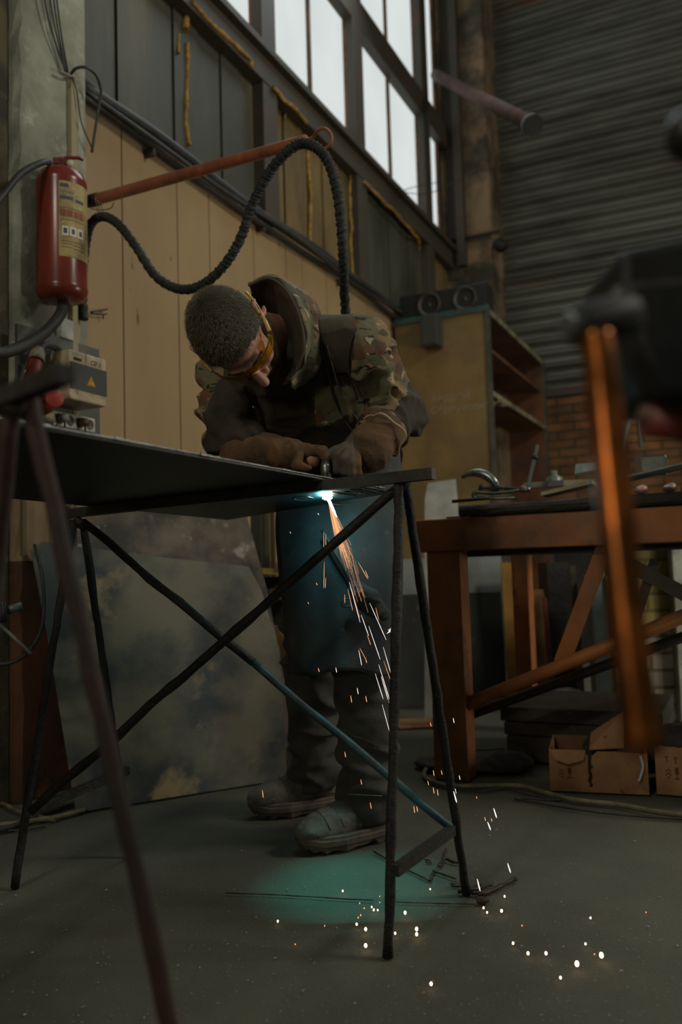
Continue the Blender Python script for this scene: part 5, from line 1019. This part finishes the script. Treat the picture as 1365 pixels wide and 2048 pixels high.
# ================================================================ torch, arc, light of the cut
t = thing('cutting_torch', 'short metal cutting torch pointing down, held in the gloved hands above the plate', 'torch', tuple(arc))
noz = V((arc.x, arc.y, arc.z+.014))
MB().tube([noz, noz+Z*.010, noz+Z*.012, P_man(652, 934, 1.925), P_man(653, 920, 1.945)], [.0045, .0080, .0115, .0122, .0115], 16).build('nozzle', chrome, t)
MB().tube(crom([P_man(653, 928, 1.945), P_man(660, 914, 1.955), P_man(690, 906, 1.975), P_man(730, 900, 2.0)], 6), .011, 12).build('handle', darkpl, t)
MB().tube(crom([P_man(730, 900, 2.0), P(768, 890, 2.2), P(800, 900, 2.4), P(790, 950, 2.6), P(765, 965, 2.75), cab[-1]], 8), .009, 8).build('hose', tw, t)
hot = emis('cutting_arc', (.62, .95, 1.0), 160.0); hot2 = emis('molten_jet', (1.0, .86, .62), 22.0)
arcg = thing('cutting_arc', 'blinding blue-white arc under the plate with a short molten jet', 'arc', tuple(arc))
MB().ball(arc-Z*.004, (.012, .011, .004), 16, 8).build('arc_core', hot, arcg)
jd = (P(672, 1030, 2.0)-arc).normalized()
MB().tube([arc-Z*.004, arc+jd*.02, arc+jd*.045, arc+jd*.06], [.0040, .0034, .0022, .0006], 10).build('jet', hot2, arcg)
l = bpy.data.lights.new('cutting_arc_light', 'POINT'); l.energy = .75; l.color = (.14, .66, .72); l.shadow_soft_size = .006
o = bpy.data.objects.new('cutting_arc_light', l); COL.objects.link(o); o.location = arc+V((-.010, .014, -.030))
l = bpy.data.lights.new('cutting_jet_light', 'SPOT'); l.energy = 24; l.color = (.08, .78, .74); l.shadow_soft_size = .01; l.spot_size = math.radians(36); l.spot_blend = 1.0
o = bpy.data.objects.new('cutting_jet_light', l); COL.objects.link(o); o.location = arc+V((-.004, .022, -.030)); tgt = G(715, 1765)
o.rotation_euler = (tgt-o.location).to_track_quat('-Z', 'Y').to_euler()
# ================================================================ sparks
sm_w = emis('white_hot_spark', (1.0, .90, .84), 1.6); sm_o = emis('orange_spark', (1.0, .46, .20), 1.5); sm_d = emis('dim_orange_spark', (.9, .42, .2), .6)
sm_e = emis('white_hot_ember', (1.0, .66, .36), 9.0); sm_eo = emis('orange_ember', (1.0, .34, .10), 2.0)
def proto(name, L_, r, m):
    return MB().tube([(0, 0, -L_/2), (0, 0, -L_*.2), (0, 0, L_*.3), (0, 0, L_/2)], [r*.4, r, r*.8, r*.2], 6).build(name, m)
def streak(x0, y0, x1, y1, Y0, Y1, m, r, label, grp):
    a = P(x0, y0, Y0); b = P(x1, y1, Y1)
    if min(a.z, b.z) < .003: a = G(x0, y0, .006); b = V((a.x, a.y, a.z)); 
    L_ = max((a-b).length, .004); mb = MB(); d = (b-a).normalized() if (b-a).length > 1e-6 else V((0, 0, -1))
    mb.tube([a, lerp(a, b, .25), lerp(a, b, .8), b], [r*.35, r*.8, r, r*.4], 6); return tag(mb.build('spark', m), label, 'spark', grp)
W_ = 'long white-hot spark streaking down in front of the apron'; O_ = 'short orange spark falling near the trousers and boots'
for (x0, y0, x1, y1) in [(699, 1164, 721, 1245), (740, 1206, 773, 1280), (723, 1230, 738, 1272), (738, 1252, 761, 1319), (718, 1300, 724, 1331), (767, 1294, 790, 1373), (758, 1329, 780, 1400), (751, 1347, 767, 1398), (763, 1353, 777, 1400), (765, 1409, 788, 1494), (778, 1402, 787, 1432)]:
    streak(x0, y0, x1, y1, 2.0, 2.0, sm_w, .0006, W_, 'long white sparks of the falling jet')
for (x0, y0, x1, y1) in [(717, 1124, 736, 1158), (731, 1141, 737, 1156), (648, 1064, 648, 1102), (652, 1067, 652, 1099), (649, 1124, 648, 1176), (652, 1155, 651, 1176), (696, 1178, 706, 1221), (690, 1189, 690, 1206), (752, 1215, 758, 1240), (720, 1296, 733, 1320), (768, 1322, 792, 1390), (735, 1270, 742, 1290)]:
    streak(x0, y0, x1, y1, 2.0, 2.0, sm_o, .00045, 'orange spark line beside the main jet in front of the apron', 'orange spark lines beside the jet')
sml = [(716, 1382, 10), (703, 1398, 11), (733, 1398, 10), (638, 1340, 6), (673, 1340, 8), (691, 1509, 9), (526, 1588, 12), (742, 1611, 10), (749, 1522, 8), (723, 1564, 8), (829, 1619, 11), (835, 1618, 9), (637, 1028, 3), (581, 1065, 3), (634, 1168, 4), (617, 1206, 3), (908, 1441, 8), (862, 1449, 6), (868, 1546, 9), (884, 1545, 7), (920, 1555, 7), (857, 1566, 7), (868, 1581, 10), (876, 1585, 10), (912, 1582, 8), (954, 1595, 3), (971, 1638, 6), (984, 1640, 5), (781, 1262, 8), (795, 1249, 3), (733, 1322, 6)]
for k, (x, y, L_) in enumerate(sml):
    streak(x-1, y-L_/1.6, x+1, y+L_/1.6, 1.95, 1.95, sm_o if k % 4 else sm_w, .0007, O_, 'short falling sparks')
for (x, y, L_) in [(911, 1594, 14), (991, 1626, 12), (979, 1652, 10), (1019, 1736, 12), (958, 1770, 15)]:
    streak(x-3, y-L_*.8, x+3, y+L_*.8, 1.76, 1.76, sm_w, .0011, 'bright white spark flying just above the floor right of the sawhorse leg', 'bright low sparks right of the sawhorse')
st = MB()
for a in range(5):
    an_ = a*1.26; st.tube([P(781, 1262, 2.0), P(781, 1262, 2.0)+V((math.cos(an_), 0, math.sin(an_)))*(.006+.004*(a % 2))], [.0018, .0003], 5)
tag(st.build('spark_burst', sm_w), 'tiny star-shaped burst of a spark in front of the apron edge', 'spark')
# dense fan right under the arc: nobody could count it
fan = MB(); fan2 = MB()
for k in range(90):
    tx = random.gauss(690, 9); L_ = random.uniform(.25, 1.0); t0 = random.uniform(0, .25); ey = 1150-abs(tx-690)*1.2
    a = arc; b = P(tx+10, ey, 2.0+random.uniform(-.05, .05)); p0 = lerp(a, b, t0); p1 = lerp(a, b, min(1.0, t0+L_*.8)); (fan if k % 2 else fan2).tube([p0, lerp(p0, p1, .5), p1], [.0003, .0004, .0002], 4)
for k in range(34):
    x0 = 690+k*1.1*.6; L_ = random.uniform(20, 60); y0 = random.uniform(1080, 1180); s_ = (x0-660)/(1150-993)*.95; fan2.tube([P(x0+(y0-1120)*.22, y0, 2.0), P(x0+(y0+L_-1120)*.25, y0+L_, 2.0)], [.0002, .0005], 4)
fo = fan.build('spark_fan', sm_o); tag(fo, 'dense fan of orange sparks spraying down from the arc', 'sparks'); fo['kind'] = 'stuff'
fo = fan2.build('spark_fan', sm_d); tag(fo, 'fainter outer sparks of the fan below the arc', 'sparks'); fo['kind'] = 'stuff'
emb = [(686, 1784, 2), (760, 1794, 1), (760, 1806, 1), (720, 1808, 1.2), (729, 1818, 1.3), (744, 1816, 1.5), (748, 1822, 2), (756, 1822, 1.5), (722, 1832, 1.3), (717, 1837, 1.3), (714, 1851, 2.2), (556, 1845, 2), (650, 1853, 1), (591, 1890, 1), (732, 1862, 3), (732, 1895, 3.2), (811, 1829, 3.2), (834, 1862, 3.3), (834, 1872, 2.8), (791, 1869, 2), (861, 1780, 1.5), (1010, 1795, 2), (968, 1818, 2), (975, 1827, 1.8), (1004, 1825, 2.8), (1027, 1889, 2), (1057, 1910, 2.5), (1093, 1910, 2.5), (1155, 1933, 4.2), (1204, 1916, 4.4), (1122, 1958, 1.8), (1172, 1890, 1.6), (1190, 1910, 1), (1182, 1838, 1.8), (1045, 1853, 1.2), (1293, 1826, 1), (863, 1971, 2.4)]
pb = MB().ball(V((0, 0, 0)), (.8, .8, 1.15), 10, 7).build('spark', sm_e); pb2 = MB().ball(V((0, 0, 0)), (.8, .8, 1.15), 10, 7).build('spark', sm_eo)
for k, (x, y, s_) in enumerate(emb):
    src = pb if s_ >= 1.5 else pb2; e_ = src.copy(); COL.objects.link(e_); r_ = .0009*s_+.0003; q = G(x, y, r_*1.15+.0002); e_.location = q; e_.scale = (r_, r_, r_)
    if y < 1880 and x < 900: lb = 'glowing ember on the floor around the foot of the near sawhorse leg'; gp = 'embers by the near sawhorse leg'
    else: lb = 'glowing ember on the open floor right of and in front of the sawhorse'; gp = 'embers on the open floor'
    tag(e_, lb, 'spark', gp)
bpy.data.objects.remove(pb); bpy.data.objects.remove(pb2)
# slag strips, shadow-line strips and crumbs on the floor under the cut
slag = mat('dark_slag_and_shadow', (52, 50, 46), .4, .6, c2=(84, 66, 48), scale=30, bump=.6, bscale=90)
def strip(px, r, label, m=None):
    pts = [G(x, y, r+.0006) for x, y in px]; n2 = crom(pts, 6); tag(MB().tube(n2, [r*random.uniform(.7, 1.25) for _ in n2], 6, jit=.2).build('slag_and_shadow_strip', m or slag), label, 'slag')
strip([(748, 1703), (800, 1732), (860, 1761)], .0022, 'long thin slag rod pointing at the sawhorse leg, left of the others'); strip([(860, 1762), (864, 1752), (869, 1741)], .0022, 'short upright slag piece forming a V with the long thin rod')
strip([(866, 1742), (885, 1748), (912, 1757)], .003, 'slag strip right of the V, in the blue-green light'); strip([(878, 1733), (890, 1718), (905, 1723), (918, 1725)], .0035, 'angular bent slag piece behind the far sawhorse leg')
strip([(852, 1723), (862, 1725), (858, 1720), (850, 1719)], .002, 'small ring-like slag curl in the blue-green light'); strip([(888, 1713), (893, 1697)], .002, 'short slag sliver furthest back by the far leg')
for k, (x0, y0, x1, y1, r) in enumerate([(905, 1772, 935, 1764, .0035), (918, 1784, 962, 1767, .004), (930, 1782, 985, 1768, .004), (945, 1786, 984, 1779, .0045), (903, 1768, 930, 1760, .003), (958, 1790, 1002, 1773, .004), (960, 1789, 1032, 1757, .0045)]):
    strip([(x0, y0), ((x0+x1)/2, (y0+y1)/2+1.5), (x1, y1)], r, ['slag strip nearest the far leg in the parallel heap', 'second slag strip of the parallel heap', 'third slag strip of the parallel heap', 'thick shiny slag strip in the middle of the parallel heap', 'thin slag strip at the back of the parallel heap', 'slag strip at the right of the parallel heap', 'longest dark slag strip sticking out right of the parallel heap'][k])
strip([(748, 1800), (700, 1798), (560, 1790), (450, 1786)], .0014, 'thin dark strip standing in for the shadow line left of the near leg'); strip([(950, 1808), (860, 1806), (770, 1803)], .0014, 'thin dark strip standing in for the shadow line between the sawhorse feet')  # both strips draw the sawhorse's shadow line on the floor
c_ = G(966, 1800, .006); tag(blob([EL(c_, (E, N, Z), (.012, .016, .006))], .003, .01, wrinkle(.003, 80)).build('rusty_stone', rusty), 'rusty brown lump on the floor at the foot of the far sawhorse leg', 'lump')
cr = MB(); rng = np.random.RandomState(5)
for k in range(900):
    x_ = rng.uniform(0, 1365); y_ = rng.uniform(1600, 2046); p = G(x_, y_, .0); r_ = rng.choice([.0008, .0012, .0022], p=[.7, .25, .05]); cr.ball(p+Z*r_*.4, (r_*rng.uniform(.8, 2), r_, r_*.7), 5, 3)
crm_ = tag(cr.build('metal_grit', mat('bright_grit', (170, 168, 156), .35, .6)), 'fine pale metal grit scattered over the concrete floor', 'grit'); crm_['kind'] = 'stuff'
# ================================================================ near machine at the right edge
mk = mat('dark_oily_cast_iron', (32, 32, 31), .6, .2, c2=(26, 26, 25), scale=20, bump=.2)
cop = mat('worn_copper_red_pipe', (170, 96, 42), .30, .9, c2=(112, 66, 30), scale=30, c3=(96, 60, 40), scale3=60, lo3=.64, hi3=.7)
t = thing('drill_machine', 'large dark blurred machine at the right edge with a copper-red hanging lever', 'machine', tuple(V((P(1300, 1000, .55).x, .55, 0))))
Yb = .60
def q_(x, y, Y=Yb): return P(x, y, Y)
MB().prism([q_(1238, 498), q_(1500, 440), q_(1500, 790), q_(1300, 800), q_(1258, 720), q_(1244, 640)], (0, .10, 0)).build('head_casting', mk, t, bevel=.008)
MB().prism([q_(1248, 560, .58), q_(1500, 540, .58), q_(1500, 800, .58), q_(1330, 790, .58), q_(1280, 690, .58)], (0, .03, 0)).build('cover', mk, t, bevel=.006)
hb0 = q_(1150, 655, .50); hb1 = q_(1262, 625, .52)
MB().tube([hb0, hb1], .0130, 20).build('lever_boss', mk, t, bevel=.003); MB().tube([q_(1135, 648, .495), q_(1152, 650, .50)], [.006, .011], 14).build('boss_glint', chrome, t)  # bright steel tip put in as the glint on the boss end
MB().tube([q_(1092, 575, .7)*1, q_(1093, 576, .7)], .001, 5) 
MB().tube(crom([q_(1192, 672, .50), q_(1206, 760, .495), q_(1225, 950, .49), q_(1255, 1230, .48), q_(1290, 1505, .47)], 8), [.0104]*8+[.0108]*25, 24).build('lever_pipe', cop, t, bevel=.001)
MB().ball(q_(1385, 270, .5), .0165, 18, 12).build('black_knob', darkpl, t); MB().tube([q_(1385, 270, .5), q_(1400, 500, .56)], .005, 8).build('knob_stem', mk, t)
MB().tube([q_(1290, 838, .62), q_(1420, 858, .62)], .013, 14).build('red_grip', mat('dark_red_grip', (110, 46, 34), .5), t); MB().ball(q_(1302, 832, .62), .011, 12, 8).build('grip_highlight', mat('dull_pink_highlight', (84, 60, 52), .5), t)  # dull pink ball put in as the highlight on the red grip
MB().tube([q_(1236, 575, .60), q_(1262, 640, .6)], .005, 8).build('bolt', mat('grey_fitting', (110, 112, 104), .5, .4), t)
MB().box(V((q_(1480, 800).x+.07, .66, .42)), (.05, 0, 0), (0, .06, 0), (0, 0, .42)).build('column', mk, t)
